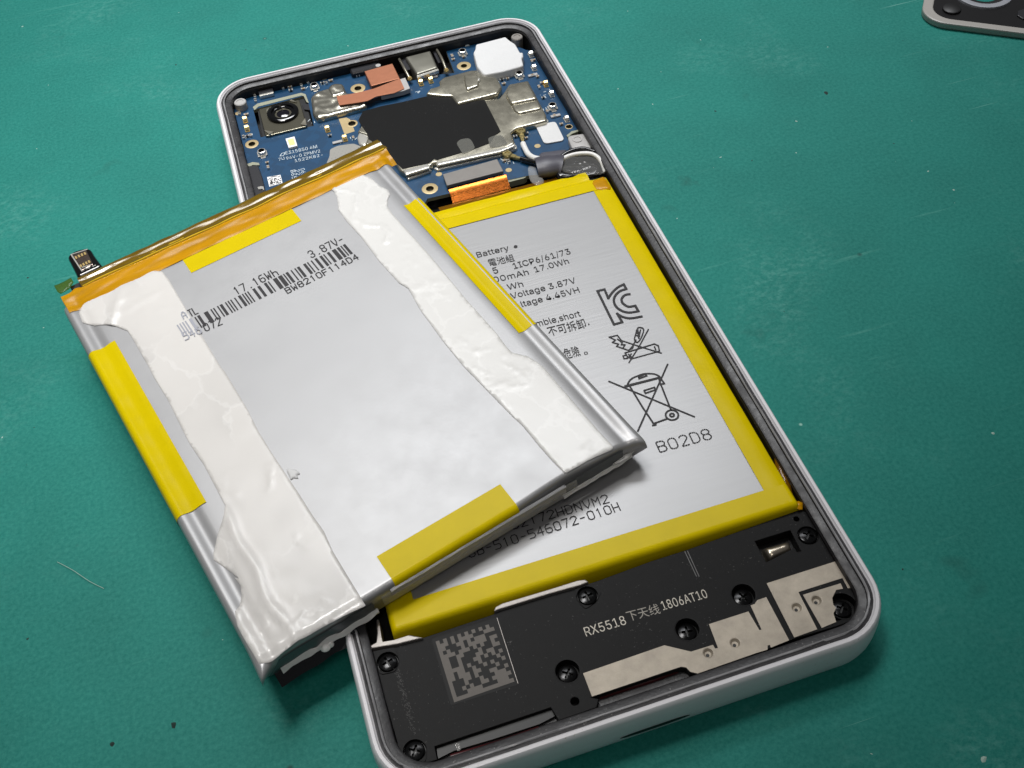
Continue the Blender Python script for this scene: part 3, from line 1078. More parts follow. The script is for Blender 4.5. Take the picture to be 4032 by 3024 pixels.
# --- board to battery flex (grey top with rolled copper)
fx = [(3.08, 33.72), (14.02, 34.16), (14.07, 30.35), (2.94, 30.27)]
prism('grey_flex', fx, 5.4, 6.1, M('grey_flex_face', (132, 128, 124), 0.4, 0.2, var=0.15), board, bv=0.12)
ra, rb = (2.90, 29.94), (14.12, 30.01)
V, F = [], []
for i in range(25):
    s = i / 24
    x, y = ra[0] + (rb[0] - ra[0]) * s, ra[1] + (rb[1] - ra[1]) * s
    w = 0.05 * noise.noise(Vector((s * 30, 0, 0)))
    for j in range(9):
        a = math.radians(95 - 150 * j / 8)
        V.append((x, y - 1.0 - 2.5 * (j / 8) + w + 0.6 * math.cos(a) * 0, 5.1 + 1.15 * math.sin(math.radians(90 - 100 * (j / 8))) + w))
for i in range(24):
    for j in range(8):
        k = i * 9 + j
        F.append((k, k + 1, k + 10, k + 9))
mk('copper_roll', V, F, m_copfoil, board, smooth=True)
prism('board_step', [(14.25, 29.77), (18.34, 29.82), (18.05, 28.64), (17.43, 28.31), (13.91, 28.31)], 3.6, 4.9, m_pcbedge, board)

# --- dotted silver gasket beside the loose battery
dot_out = roundpoly([(-17.42, 44.81), (-16.00, 47.58), (-15.52, 49.59), (-13.86, 50.12), (-10.75, 49.62), (-9.29, 47.76), (-7.60, 46.56), (-11.29, 43.01), (-15.55, 42.09)], 0.5)
gk = prism('fabric_gasket', dot_out, Z, Z + 0.8, m_mesh, board, bv=0.15)
V, F = [], []
c0 = dot_out[0]
for i in range(-14, 15):
    for j in range(-14, 15):
        x, y = c0[0] + 3 + i * 0.8 + (j % 2) * 0.4, c0[1] + j * 0.62
        if inside((x, y), dot_out) and seg_dist((x, y), dot_out) > 0.4:
            k = len(V)
            V += [(x + 0.17 * math.cos(t), y + 0.17 * math.sin(t), Z + 0.83) for t in (0, 1.05, 2.09, 3.14, 4.19, 5.24)]
            F.append(tuple(range(k, k + 6)))
mk('gasket_dots', V, F, m_solder, board)

# --- coax plugs and leads
def plug(c, ang, parent):
    """small gilt coax plug: can with a crimped neck"""
    o = lathe('coax_plug', c, [(0.95, Z + 0.1), (0.95, Z + 0.9), (0.8, Z + 1.05), (0.45, Z + 1.05), (0.4, Z + 0.9)], M('gilt_brass', (176, 160, 110), 0.28, 0.9, var=0.25, vscale=1.5), parent, 20)
    ca, sa = math.cos(ang), math.sin(ang)
    boxes('crimp', [(c[0] + ca * 1.3, c[1] + sa * 1.3, Z + 0.25, Z + 0.9, 1.2, 1.0, ang, 0), (c[0] + ca * 2.3, c[1] + sa * 2.3, Z + 0.35, Z + 0.85, 1.2, 0.7, ang, 0)], o.data.materials[0], parent, bv=0.1)
    return o


def w3(t, z):
    return (t[0], t[1], z)


p1_, p2_ = (20.93, 40.81), (20.26, 37.47)
plug(p1_, math.atan2(p2_[1] - p1_[1], p2_[0] - p1_[0]), board)
wl = [(20.14, 37.21), (20.01, 35.41), (20.03, 33.23), (20.64, 31.33), (22.00, 30.13)]
tube('coax_lead', [w3(wl[0], 5.7), w3(wl[1], 5.8), w3(wl[2], 6.0), w3(wl[3], 6.4), w3(wl[4], 6.6)], 0.55, m_whitewire, board, 12)
p1_, p2_ = (16.29, 35.20), (18.40, 33.03)
plug(p1_, math.atan2(p2_[1] - p1_[1], p2_[0] - p1_[0]), board)
wl = [(18.40, 33.03), (19.44, 31.78), (20.53, 30.69), (21.89, 29.82)]
tube('coax_lead', [w3(wl[0], 5.7), w3(wl[1], 5.8), w3(wl[2], 6.0), w3(wl[3], 6.2)], 0.5, m_blackflex, board, 10)
# black wrap, the leads that leave it and the printed flex beside the frame
wr = [(20.13, 28.66), (21.45, 28.45), (22.81, 28.23), (24.00, 28.08), (24.72, 27.79)]
tube('black_wrap', [w3(wr[0], 6.2), w3(wr[1], 6.3), w3(wr[2], 6.3), w3(wr[3], 6.2), w3(wr[4], 6.0)], lambda s: 2.55 - 0.1 * math.cos(s * 9), m_blacktape, phone, 20, flat=0.62)
wd = pillow('wrap_tail', roundpoly([(22.45, 33.28), (27.24, 32.35), (27.36, 30.64), (25.30, 29.49), (21.66, 30.95), (21.50, 32.34)], 0.5), 4.8, 6.0, 0.5, m_blacktape, board)
wl = [(24.00, 28.36), (26.35, 28.88), (28.72, 28.58), (30.78, 27.42), (31.74, 25.57), (31.70, 23.01)]
tube('coax_lead', [w3(wl[0], 6.6), w3(wl[1], 6.9), w3(wl[2], 7.1), w3(wl[3], 7.2), w3(wl[4], 6.8), w3(wl[5], 6.0)], 0.42, m_whitewire, phone, 12)
wl = [(24.33, 29.01), (26.74, 30.01), (29.65, 29.99), (31.61, 28.54)]
tube('coax_lead', [w3(wl[0], 6.5), w3(wl[1], 6.8), w3(wl[2], 6.9), w3(wl[3], 6.6)], 0.5, m_blackflex, phone, 10)
bf = smoothline([(23.66, 27.15), (25.86, 27.56), (27.56, 27.69), (29.16, 27.54), (30.86, 26.53), (31.39, 25.18), (30.72, 23.68), (28.84, 23.31), (25.38, 23.90), (23.06, 24.83)], 3)
flexo = sheet('printed_flex', bf, lambda x, y: 5.9 + 0.3 * math.sin((x - 20) * 0.5), m_blackflex, phone, spacing=0.7, thick=0.25, base=5.0)
lettering('printed_text', 'TPA-B87', (25.55, 24.37), (29.56, 24.69), 6.5, m_label, flexo, xh=0.45)
lettering('printed_text', '1 1', (27.80, 26.36), (29.18, 26.45), 6.5, m_label, flexo, xh=0.35)
film = smoothline([(18.79, 29.68), (19.96, 28.89), (19.75, 27.04), (20.21, 24.79), (19.35, 24.04), (18.28, 24.46), (17.94, 26.49)], 3)
film2 = smoothline([(24.67, 28.80), (27.19, 28.93), (30.24, 28.19), (31.86, 25.90), (31.70, 22.75), (30.29, 21.73), (27.21, 23.28), (24.20, 25.12)], 3)
sheet('clear_film', film2, lambda x, y: 6.8 + 0.35 * noise.noise(Vector((x * 0.5, y * 0.5, 4))), m_thinfilm, phone, spacing=0.6, thick=0.1)
sheet('clear_film', film, lambda x, y: 6.1 + 0.3 * noise.noise(Vector((x, y, 0))), m_clearfilm, phone, spacing=0.6, thick=0.15)

# --- surface parts on the board
def spring(x, y, ang, s=1.0, gold=False):
    """bent contact spring on a foot"""
    ca, sa = math.cos(ang), math.sin(ang)
    prof = [(-0.75, 0.05), (-0.7, 0.55), (-0.45, 0.95), (0.0, 1.1), (0.45, 0.9), (0.6, 0.55), (0.25, 0.4)]
    V, F = [], []
    for (u, z) in prof:
        for w in (-0.36, 0.36):
            V.append((x + s * (u * ca - w * sa), y + s * (u * sa + w * ca), Z + s * z))
    for i in range(len(prof) - 1):
        F.append((2 * i, 2 * i + 1, 2 * i + 3, 2 * i + 2))
    k = len(V)
    vs, fs = box_bits(x, y, Z, Z + 0.14 * s, 1.7 * s, 0.95 * s, ang)
    V += vs
    F += [tuple(q + k for q in f) for f in fs]
    return mk('contact_spring', V, F, [m_gold if gold else m_solder], board)


def rf_jack(x, y, s=1.0):
    o = boxes('coax_jack', [(x, y, Z, Z + 0.35 * s, 1.9 * s, 1.5 * s, 0, 0), (x, y - 0.9 * s, Z, Z + 0.15, 1.0 * s, 0.7 * s, 0, 0), (x, y + 0.9 * s, Z, Z + 0.12, 1.2 * s, 0.5 * s, 0, 0)], m_solder, board, bv=0.05)
    lathe('jack_collar', (x, y), [(0.78 * s, Z + 0.3), (0.78 * s, Z + 1.0 * s), (0.62 * s, Z + 1.05 * s), (0.6 * s, Z + 0.5 * s)], [m_solder, m_darkchip], board, 16, [0, 0, 1, 1])
    return o


def capacitor(x, y, ang, w=1.0, h=0.5, dark=False):
    ca, sa = math.cos(ang), math.sin(ang)
    e = w * 0.27
    d = (w - e) / 2
    return boxes('capacitor', [(x, y, Z, Z + 0.42, w - 2 * e, h * 0.94, ang, 1), (x + d * ca, y + d * sa, Z, Z + 0.45, e, h, ang, 0), (x - d * ca, y - d * sa, Z, Z + 0.45, e, h, ang, 0)],
                 [m_solder, m_darkchip if dark else m_chip], board)


HP = math.pi / 2
for t, g in (((-11.78, 74.78), 1), ((-4.88, 74.38), 1), ((-14.66, 56.79), 1), ((-11.99, 52.57), 1), ((16.01, 74.91), 0), ((19.53, 74.67), 0), ((6.76, 64.55), 1), ((8.89, 64.64), 1),
             ((-29.83, 66.18), 1), ((-29.93, 63.16), 1), ((31.02, 65.31), 0), ((30.11, 60.49), 0), ((30.54, 54.30), 1), ((30.57, 50.63), 0), ((30.64, 41.74), 0)):
    x, y = t
    spring(x, y, HP, 1.0, bool(g))
for t in ((-14.32, 71.67), (17.77, 71.37), (26.48, 59.07), (29.32, 46.35), (-28.31, 54.06)):
    x, y = t
    rf_jack(x, y, 1.0)
o_ind = (-24.24, 73.39)
boxes('inductor', [(o_ind[0], o_ind[1], Z, Z + 0.9, 3.0, 1.2, 0, 1), (o_ind[0], o_ind[1] - 0.85, Z, Z + 0.85, 3.0, 0.5, 0, 0), (o_ind[0], o_ind[1] + 0.8, Z, Z + 0.75, 2.8, 0.4, 0, 0)], [m_solder, m_darkchip], board, bv=0.06)
for t in ((-26.55, 75.14), (-26.63, 73.46), (-26.77, 72.00), (-20.60, 74.05), (-19.18, 73.81), (-19.20, 72.61), (-17.82, 74.28), (-16.79, 73.51), (-16.67, 72.08), (-15.30, 74.11), (-12.46, 72.58), (-11.64, 72.24), (-10.66, 72.70),
          (-4.93, 72.24), (-31.01, 60.72), (-30.27, 60.73), (-29.52, 60.74), (-14.61, 54.53), (-10.34, 52.17), (-29.33, 67.90), (-30.71, 68.79), (15.45, 71.35), (15.30, 70.00), (17.60, 70.05), (22.70, 59.21), (23.90, 59.10), (22.67, 57.68), (30.49, 63.03), (29.04, 58.32), (29.86, 57.40),
          (29.02, 53.91), (28.63, 50.13), (27.98, 45.63), (28.82, 43.67), (29.18, 40.68), (19.58, 40.40), (21.94, 40.48), (21.40, 39.14), (-27.86, 50.92), (-27.91, 49.44), (15.42, 34.20), (16.11, 33.75), (15.93, 34.49), (31.01, 63.22), (30.06, 55.00)):
    x, y = t
    capacitor(x, y, random.choice((0, HP)), random.uniform(0.7, 1.0), random.uniform(0.38, 0.55), random.random() < 0.3)
for t in ((29.14, 58.28), (29.03, 43.65), (-13.59, 52.00)):
    x, y = t
    boxes('resistor_array', [(x, y, Z, Z + 0.35, 2.0, 0.7, 0.0, 0)], m_greyplastic, board, bv=0.05)

# silkscreen lettering and marks
lettering('silkscreen_text', 'E315850 4M', (-23.97, 52.27), (-17.69, 52.03), Z + 0.03, m_silk, board, xh=1.0)
lettering('silkscreen_text', '94V-0 ZPMV2', (-24.10, 50.62), (-17.39, 50.43), Z + 0.03, m_silk, board, xh=0.95)
lettering('silkscreen_text', '1522K82-', (-22.67, 49.27), (-17.15, 49.08), Z + 0.03, m_silk, board, xh=0.9)
lettering('silkscreen_text', '7U', (-25.56, 50.87), (-24.43, 50.89), Z + 0.03, m_silk, board, xh=0.9)
stroke_mesh('silkscreen_logo', [[(-25.11, 52.28), (-24.68, 52.96), (-24.15, 53.02), (-24.13, 52.57), (-24.51, 52.14), (-25.11, 52.28)]], 0.14, Z + 0.03, m_silk, board)
for s_, a, b in (('B655', (-23.98, 47.13), (-24.19, 43.44)), ('2213', (-23.10, 46.94), (-23.28, 43.24)), ('0611', (-22.09, 46.87), (-22.23, 43.80))):
    lettering('silkscreen_text', s_, a, b, Z + 0.03, m_silk, board, xh=0.85)
lines = []
rs = random.Random(5)
for t in ((-26.55, 75.44), (-12.65, 72.79), (-4.95, 72.31), (-29.94, 60.72), (22.67, 59.14), (28.68, 50.96), (28.11, 46.05), (5.71, 61.57), (-13.45, 52.22), (-10.44, 52.22), (30.02, 52.29), (-17.19, 60.62), (-16.53, 71.98), (15.39, 34.14), (16.22, 33.48)):
    x, y = t
    for k in range(3):
        dx, dy = rs.uniform(-0.8, 0.8), rs.uniform(-0.8, 0.8)
        lines.append([(x + dx, y + dy), (x + dx + rs.choice((0.5, 0)), y + dy + rs.choice((0.0, 0.45)) + 0.01)])
stroke_mesh('silkscreen_marks', lines, 0.14, Z + 0.03, m_silk, board)
lb = [(-28.62, 46.84), (-26.04, 46.57), (-26.10, 43.98), (-28.68, 43.88)]
lab = prism('code_label', lb, Z, Z + 0.05, m_label, board)
V, F = [], []
for i in range(13):
    for j in range(12):
        if rs.random() < 0.45:
            q = []
            for du, dv in ((0, 0), (1, 0), (1, 1), (0, 1)):
                u, v = (i + 0.5 + du * 0.96) / 14, (j + 0.5 + dv * 0.96) / 13
                q.append(tuple(lb[0][c] * (1 - u) * (1 - v) + lb[1][c] * u * (1 - v) + lb[2][c] * u * v + lb[3][c] * (1 - u) * v for c in (0, 1)) + (Z + 0.07,))
            k = len(V)
            V += q
            F.append((k, k + 3, k + 2, k + 1))
mk('label_print', V, F, m_ink, board)
# side key bracket
kb = prism('side_key_bracket', [(-31.64, 50.91), (-29.68, 50.46), (-29.48, 46.74), (-29.57, 42.58), (-29.13, 40.50), (-31.78, 41.23), (-32.13, 46.49), (-32.31, 49.19)], 3.0, 5.6, m_darkchip, phone, bv=0.15)
prism('key_spring', [(-30.84, 43.63), (-30.14, 43.67), (-29.70, 43.33), (-29.78, 42.25), (-30.08, 42.84), (-30.75, 42.95)], 5.5, 5.8, m_solder, phone)
prism('key_bridge', [(-31.65, 51.98), (-30.50, 52.12), (-29.39, 51.41), (-29.41, 50.68), (-30.64, 51.24), (-31.51, 50.92)], 4.8, 5.3, m_pcbedge, phone)


# ------------------------------------------------------------------ speaker and antenna module
ZM = 6.1
mod_out = [(-31.61, -57.09), (-28.42, -57.60), (-23.94, -57.49), (-14.87, -57.32), (-14.22, -57.06), (-2.35, -57.29), (0.23, -57.25), (8.10, -56.85), (13.61, -56.84), (30.81, -56.19), (32.28, -57.05), (32.67, -59.30), (32.76, -64.69), (32.15, -69.75)] + \
    [(32.31, -71.93), (31.79, -72.75), (30.53, -73.80), (28.91, -74.08), (27.23, -74.12), (21.20, -73.88), (17.16, -74.11), (13.58, -74.28), (7.45, -74.37), (6.62, -73.79), (6.35, -73.09), (5.79, -72.76), (-6.45, -72.76), (-5.66, -73.24), (-6.34, -74.22), (-11.44, -74.29), (-11.58, -73.60), (-11.83, -72.31), (-27.17, -72.37), (-27.27, -74.10), (-32.21, -73.50), (-31.05, -74.51)] + \
    [(-27.0, -75.6), (-30.6, -73.0)] + [(-31.54, -70.31), (-31.60, -67.63), (-31.66, -64.90), (-31.90, -62.30), (-31.89, -60.69), (-31.64, -57.48)]
screws_flat = [(-30.11, -59.38), (-29.70, -72.08), (-1.98, -59.01), (30.21, -60.38)]
screws_deep = [(-8.19, -68.36), (8.75, -68.01), (17.87, -65.81), (29.46, -71.71)]
S_flat = [t for t in screws_flat]
S_deep = [t for t in screws_deep]
pin = [(-8.66, -72.53), (29.96, -57.40), (28.04, -72.85)]
vias = [(23.66, -69.94), (26.61, -69.83), (13.81, -71.90), (9.94, -72.04)]
slot = [(22.93, -58.77), (28.30, -58.80), (28.16, -62.31), (27.57, -62.25), (27.60, -61.52), (22.92, -62.28)]
holes_m = [circle(c, 1.62, 22) for c in S_deep[:3]] + [circle(S_deep[3], 1.9, 22)] + [circle(c, 1.45, 22) for c in S_flat] + [circle(pin[0], 0.55, 14), circle(pin[1], 0.4, 12), circle(pin[2], 0.6, 12)] + [slot] + [circle(v, 0.7, 16) for v in vias]
module = prism('speaker_module', mod_out, 4.2, ZM, m_module, phone, holes=holes_m)
bevel(module, 0.12, 2)
prism('module_floor', [(-31.2, -58), (31.2, -58), (31.2, -72), (28, -74.4), (-28, -74.4), (-31.2, -72)], 3.6, 4.1, m_well, phone)


def screw(c, z, ang=0.3, r=1.3):
    """domed black screw head with a cross recess"""
    n, V, F, mi = 24, [], [], []
    prof = [(r, z - 0.5), (r, z), (r * 0.9, z + 0.16), (r * 0.62, z + 0.26)]
    for q, h in prof:
        V += [(c[0] + q * math.cos(2 * math.pi * i / n + ang), c[1] + q * math.sin(2 * math.pi * i / n + ang), h) for i in range(n)]
    for s in range(3):
        for i in range(n):
            j = (i + 1) % n
            F.append((s * n + i, s * n + j, (s + 1) * n + j, (s + 1) * n + i))
            mi.append(0)
    # star shaped inner ring: lobes on the rim of the recess, pulled in between
    k = len(V)
    for i in range(n):
        a = 2 * math.pi * i / n
        lobe = 0.60 if i % 6 in (0,) else (0.56 if i % 6 in (1, 5) else 0.22)
        V.append((c[0] + r * lobe * math.cos(a + ang), c[1] + r * lobe * math.sin(a + ang), z + 0.27 if lobe > 0.3 else z + 0.30))
    for i in range(n):
        j = (i + 1) % n
        F.append((3 * n + i, 3 * n + j, k + j, k + i))
        mi.append(0)
    b = len(V)
    for i in range(n):
        V.append((c[0] + (V[k + i][0] - c[0]) * 0.8, c[1] + (V[k + i][1] - c[1]) * 0.8, z - 0.25))
    for i in range(n):
        j = (i + 1) % n
        F.append((k + i, k + j, b + j, b + i))
        mi.append(1)
    F.append(tuple(b + i for i in range(n)))
    mi.append(1)
    o = mk('screw', V, F, [m_screw, m_well], module, midx=mi)
    smooth_by_angle(o, 35)
    return o


for i, c in enumerate(S_flat):
    screw(c, ZM - 0.15, 0.3 + i * 0.7)
    lathe('screw_well', c, [(1.44, ZM - 0.02), (1.40, ZM - 0.5), (0.2, ZM - 0.55)], m_well, module, 22)
for i, c in enumerate(S_deep):
    screw(c, ZM - 0.95, 0.9 + i * 0.5, 1.3)
    rr = 1.9 if i == 3 else 1.62
    lathe('screw_well', c, [(rr + 0.14, ZM + 0.03), (rr - 0.02, ZM + 0.02), (rr - 0.08, ZM - 1.3), (0.2, ZM - 1.35)], m_module, module, 24)
# raised shoulders round three of the flat screws
for pts, sc in (([(-31.93, -57.21), (-28.56, -57.61), (-28.65, -59.58), (-29.40, -61.03), (-31.45, -60.82)], S_flat[0]), ([(-31.93, -70.70), (-30.47, -70.19), (-29.04, -70.45), (-28.35, -71.24), (-28.18, -72.31), (-28.66, -73.67), (-28.89, -73.88), (-30.93, -73.18)], S_flat[1]), ([(-3.24, -57.23), (-0.31, -57.43), (0.07, -57.76), (-0.03, -59.12), (-1.12, -60.25), (-2.98, -60.84), (-3.44, -59.39)], S_flat[2])):
    prism('screw_shoulder', roundpoly(pts, 0.5), ZM - 0.03, ZM + 0.13, m_module, module, holes=[circle(sc, 1.46, 22)], bv=0.07)
stroke_mesh('moulded_line', [[(13.13, -57.02), (13.07, -61.15)], [(13.51, -57.08), (13.40, -61.27)]], 0.09, ZM + 0.02, M('scored_line', (105, 105, 105), 0.5), module)

# antenna traces plated onto the module
an1 = [(-6.38, -69.34), (5.00, -69.17), (7.90, -71.15), (10.98, -71.21), (11.01, -71.77), (11.41, -71.84), (11.70, -68.31), (17.44, -68.34), (17.37, -68.32), (17.54, -71.29), (17.85, -71.33), (18.03, -67.64), (18.64, -67.61), (19.17, -67.22), (20.52, -67.19), (20.53, -73.88), (17.86, -74.04), (17.90, -73.64), (17.58, -73.63), (17.33, -74.16), (15.74, -74.11), (7.48, -74.22), (6.69, -73.68), (6.44, -72.98), (5.84, -72.64), (-6.39, -72.68)]
an2 = [(21.50, -65.32), (32.24, -65.38), (32.10, -69.69), (31.32, -69.63), (31.39, -67.98), (24.88, -67.93), (24.67, -73.67), (21.33, -73.74)]
an3 = [(25.26, -68.51), (30.77, -68.63), (30.67, -69.45), (29.74, -69.32), (28.66, -70.23), (28.34, -71.13), (28.42, -71.73), (27.72, -72.34), (27.48, -73.54), (25.32, -73.69)]
for o_, hs in ((an1, [vias[2], vias[3]]), (an2, [vias[0]]), (an3, [vias[1]])):
    prism('antenna_trace', o_, ZM - 0.02, ZM + 0.06, m_antenna, module, holes=[circle(h, 0.78, 16) for h in hs])
for v in vias:
    lathe('antenna_via', v, [(0.80, ZM + 0.055), (0.66, ZM + 0.02), (0.42, ZM - 0.4), (0.05, ZM - 0.42)], [m_antenna], module, 16, cap=False)
    lathe('via_hole', (v[0] - 0.12, v[1] - 0.12), [(0.26, ZM - 0.42), (0.22, ZM - 0.36)], m_well, module, 10)
# silver contact seen through the window of the module
lug = [(23.52, -59.95), (27.52, -60.06), (27.29, -61.47), (23.70, -61.85), (23.60, -61.08)]
pillow('window_contact', lug, 4.2, 5.95, 0.75, M('brushed_nickel', (176, 166, 150), 0.28, 0.9, var=0.25, vscale=0.8), module)
lettering('module_text', 'RX5518', (-4.19, -64.58), (1.51, -64.68), ZM + 0.03, M('silver_ink', (186, 180, 168), 0.5, 0.2, var=0.3, vscale=2.0), module, xh=1.35)
lettering('module_text', '下天线', (1.89, -64.31), (6.38, -64.60), ZM + 0.03, M('thin_silver_ink', (150, 145, 136), 0.5), module, xh=1.25)
lettering('module_text', '1806AT10', (6.85, -64.41), (13.25, -64.64), ZM + 0.03, bpy.data.materials['silver_ink'], module, xh=1.35)

# laser marked square of cells on the module
dm = [(-23.34, -58.63), (-15.42, -58.57), (-15.11, -67.48), (-23.29, -67.63)]
plate = prism('marking_plate', roundpoly([(-23.75, -58.10), (-14.66, -57.95), (-14.75, -68.03), (-23.81, -67.88)], 0.25), ZM - 0.02, ZM + 0.025, M('marking_black', (13, 13, 14), 0.5, spec=0.2), module)
NC = 16
rs = random.Random(23)
V, F = [], []
cells = [[False] * NC for _ in range(NC)]
for i in range(NC):
    for j in range(NC):
        cells[j][i] = noise.noise(Vector((i * 0.55, j * 0.55, 4.2))) * 0.8 + rs.uniform(-0.4, 0.4) > 0.0
for i in range(NC):
    cells[NC - 1][i] = True
    cells[i][0] = True
    cells[0][i] = i % 2 == 0
    cells[i][NC - 1] = i % 2 == 1
for j in range(NC):
    for i in range(NC):
        if cells[j][i]:
            q = []
            for du, dv in ((0, 0), (1, 0), (1, 1), (0, 1)):
                u, v = (i + du) / NC, (j + dv) / NC
                q.append(tuple(dm[0][c] * (1 - u) * (1 - v) + dm[1][c] * u * (1 - v) + dm[2][c] * u * v + dm[3][c] * (1 - u) * v for c in (0, 1)) + (ZM + 0.045,))
            k = len(V)
            V += q
            F.append((k, k + 3, k + 2, k + 1))
mk('marking_cells', V, F, m_code, module)
# bright worn edge on the right side of the plate
stroke_mesh('plate_edge', [[(-14.57, -58.02), (-14.77, -67.85)]], 0.06, ZM + 0.03, m_rib, module)

# scuffs on the moulding
rs = random.Random(31)
lines = []
pa, pb = (-29.25, -61.07), (-29.07, -70.03)
for _ in range(130):
    t = rs.random()
    x = pa[0] + (pb[0] - pa[0]) * t + rs.gauss(0, 0.22)
    y = pa[1] + (pb[1] - pa[1]) * t + rs.gauss(0, 0.22)
    a_ = rs.uniform(-0.6, 0.6) + 1.9
    l_ = rs.uniform(0.05, 0.3)
    lines.append([(x, y), (x + l_ * math.cos(a_), y + l_ * math.sin(a_))])
for _ in range(70):
    x, y = rs.uniform(-29, -8), rs.uniform(-72, -60)
    a_ = rs.uniform(0, 3.1)
    l_ = rs.uniform(0.04, 0.16)
    lines.append([(x, y), (x + l_ * math.cos(a_), y + l_ * math.sin(a_))])
stroke_mesh('scuff_marks', lines, 0.035, ZM + 0.012, M('scuffed_plastic', (78, 77, 76), 0.6), module)

# loudspeaker slot along the bottom edge: ledge, red gasket and smoky plastic
prism('slot_ledge', [(-27.08, -72.06), (-11.75, -71.96), (-11.57, -73.23), (-11.38, -73.78), (-6.18, -73.81), (-5.46, -72.92), (-6.26, -72.23), (6.08, -72.26), (6.62, -72.66), (6.89, -73.36), (7.68, -73.91), (7.62, -74.35), (0.78, -74.86), (-12.49, -74.11), (-27.20, -73.88)], 4.3, 4.9, m_gasket, phone)
tube('red_gasket', [w3(p, 5.0) for p in [(-25.63, -73.92), (-23.11, -74.02), (-18.62, -74.17), (-14.02, -74.10)]], 0.42, m_red, phone, 8)
tube('red_gasket', [w3(p, 4.95) for p in [(-5.36, -72.52), (-2.09, -72.54), (1.70, -72.60), (5.48, -72.44)]], 0.42, m_red, phone, 8)
prism('smoky_window', [(-26.99, -72.26), (-11.86, -72.11), (-11.66, -73.31), (-13.85, -73.66), (-19.92, -73.61), (-24.99, -73.42), (-27.17, -73.75)], 5.0, 5.5, m_well, phone)
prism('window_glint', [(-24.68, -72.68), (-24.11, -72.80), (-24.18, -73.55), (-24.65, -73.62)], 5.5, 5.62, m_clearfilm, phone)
# magnesium ribs between battery and module
prism('frame_rib', [(-32.00, -56.65), (-30.86, -56.35), (-30.46, -55.16), (-30.09, -53.05), (-29.74, -53.26), (-30.00, -55.68), (-29.97, -56.57), (-28.60, -56.79), (-26.39, -56.81), (-24.74, -57.80), (-28.32, -57.54), (-31.98, -56.95)], 3.0, 6.7, m_rib, phone, bv=0.12)
prism('frame_rib', [(-14.72, -57.22), (-14.39, -56.70), (-13.26, -56.46), (-6.40, -56.58), (-2.59, -56.59), (-1.50, -56.82), (-1.18, -57.31), (-2.39, -57.41), (-6.63, -57.24), (-13.81, -57.18)], 3.0, 6.7, m_rib, phone, bv=0.12)

# ================================================================== battery seated in the phone
seated = empty('seated_battery', (0, 0, 2.3))
tag(seated, 'silver battery with yellow taped edges and printed warnings, seated inside the phone', 'battery', 'lithium battery packs')
bx0, bx1, by0, by1, BZ = -28.4, 30.9, -56.1, 20.6, 5.1      # z counted from the tray floor 2.3


def rnd_edge(d, r):
    return 0.0 if d >= r else -(r - math.sqrt(max(0.0, r * r - (r - max(d, 0.0)) ** 2)))


def seat_z(x, y):
    d = min(x - bx0, bx1 - x)
    e = min(y - by0, by1 - y)
    return BZ + rnd_edge(d, 0.7) + rnd_edge(e, 0.8) + 0.05 * noise.noise(Vector((x * 0.06, y * 0.06, 1)))


def axis(a, b, step, fine=0.12, band=1.4):
    out = []
    v = a
    while v < b - 1e-6:
        out.append(v)
        v += fine if (v - a < band or b - v < band) else step
    out.append(b)
    return out


XS, YS = axis(bx0, bx1, 1.4), axis(by0, by1, 1.4)
grid('battery_body', XS, YS, seat_z, m_foil2, seated, skirt=0.05)


def drape(name, x0, x1, y0, y1, zf, off, mat, parent, sides='', low=0.8, step=1.0, fine=0.15, wob=0.0):
    """tape laid over a height field, turned down over the named sides"""
    xs, ys = axis(x0, x1, step, fine, 1.3), axis(y0, y1, step, fine, 1.3)
    nx, ny = len(xs), len(ys)
    V, F = [], []
    for j, y in enumerate(ys):
        for i, x in enumerate(xs):
            X, Y = x, y
            if 'w' in sides and i == 0: X -= off
            if 'e' in sides and i == nx - 1: X += off
            if 's' in sides and j == 0: Y -= off
            if 'n' in sides and j == ny - 1: Y += off
            w = wob * (0.5 + noise.noise(Vector((x * 0.35, y * 0.35, 9)))) if wob else 0
            V.append((X, Y, zf(x, y) + off + w))
    F = [(j * nx + i, j * nx + i + 1, (j + 1) * nx + i + 1, (j + 1) * nx + i) for j in range(ny - 1) for i in range(nx - 1)]
    for s, loop in (('w', [j * nx for j in range(ny)]), ('e', [j * nx + nx - 1 for j in range(ny)]), ('s', list(range(nx))), ('n', [(ny - 1) * nx + i for i in range(nx)])):
        if s in sides:
            k = len(V)
            V += [(V[q][0], V[q][1], low) for q in loop]
            for t in range(len(loop) - 1):
                F.append((loop[t], loop[t + 1], k + t + 1, k + t))
    o = mk(name, V, F, mat, parent)
    smooth_by_angle(o, 50)
    return o


drape('yellow_tape', 27.25, bx1, by0, by1, seat_z, 0.07, m_ytape, seated, 'e', wob=0.05)
drape('yellow_tape', bx0, -24.6, by0, by1, seat_z, 0.07, m_ytape, seated, 'w')
drape('yellow_tape', bx0, bx1, by0, -52.3, seat_z, 0.12, m_ytape, seated, 'swe')
drape('yellow_tape', bx0 + 1, 28.0, 17.25, by1, seat_z, 0.13, m_ytape, seated, 'n')
# loose film overhanging the right edge
sheet('tape_flap', [(32.09, -45.91), (31.95, -51.16), (30.77, -55.27), (30.26, -55.18), (30.65, -52.79), (31.08, -48.32)], lambda x, y: BZ - 0.9 + 0.35 * noise.noise(Vector((x, y * 0.15, 3))), m_flap, seated, spacing=0.7, thick=0.06)
sheet('torn_tape_corner', [(30.47, -54.88), (30.91, -54.95), (31.43, -55.04), (31.67, -55.69), (31.33, -56.49), (30.78, -56.47), (30.26, -55.92), (29.97, -55.54)], lambda x, y: BZ - 0.8 + 0.5 * noise.noise(Vector((x * 1.5, y * 1.5, 3))), m_amber, seated, spacing=0.35, thick=0.08)
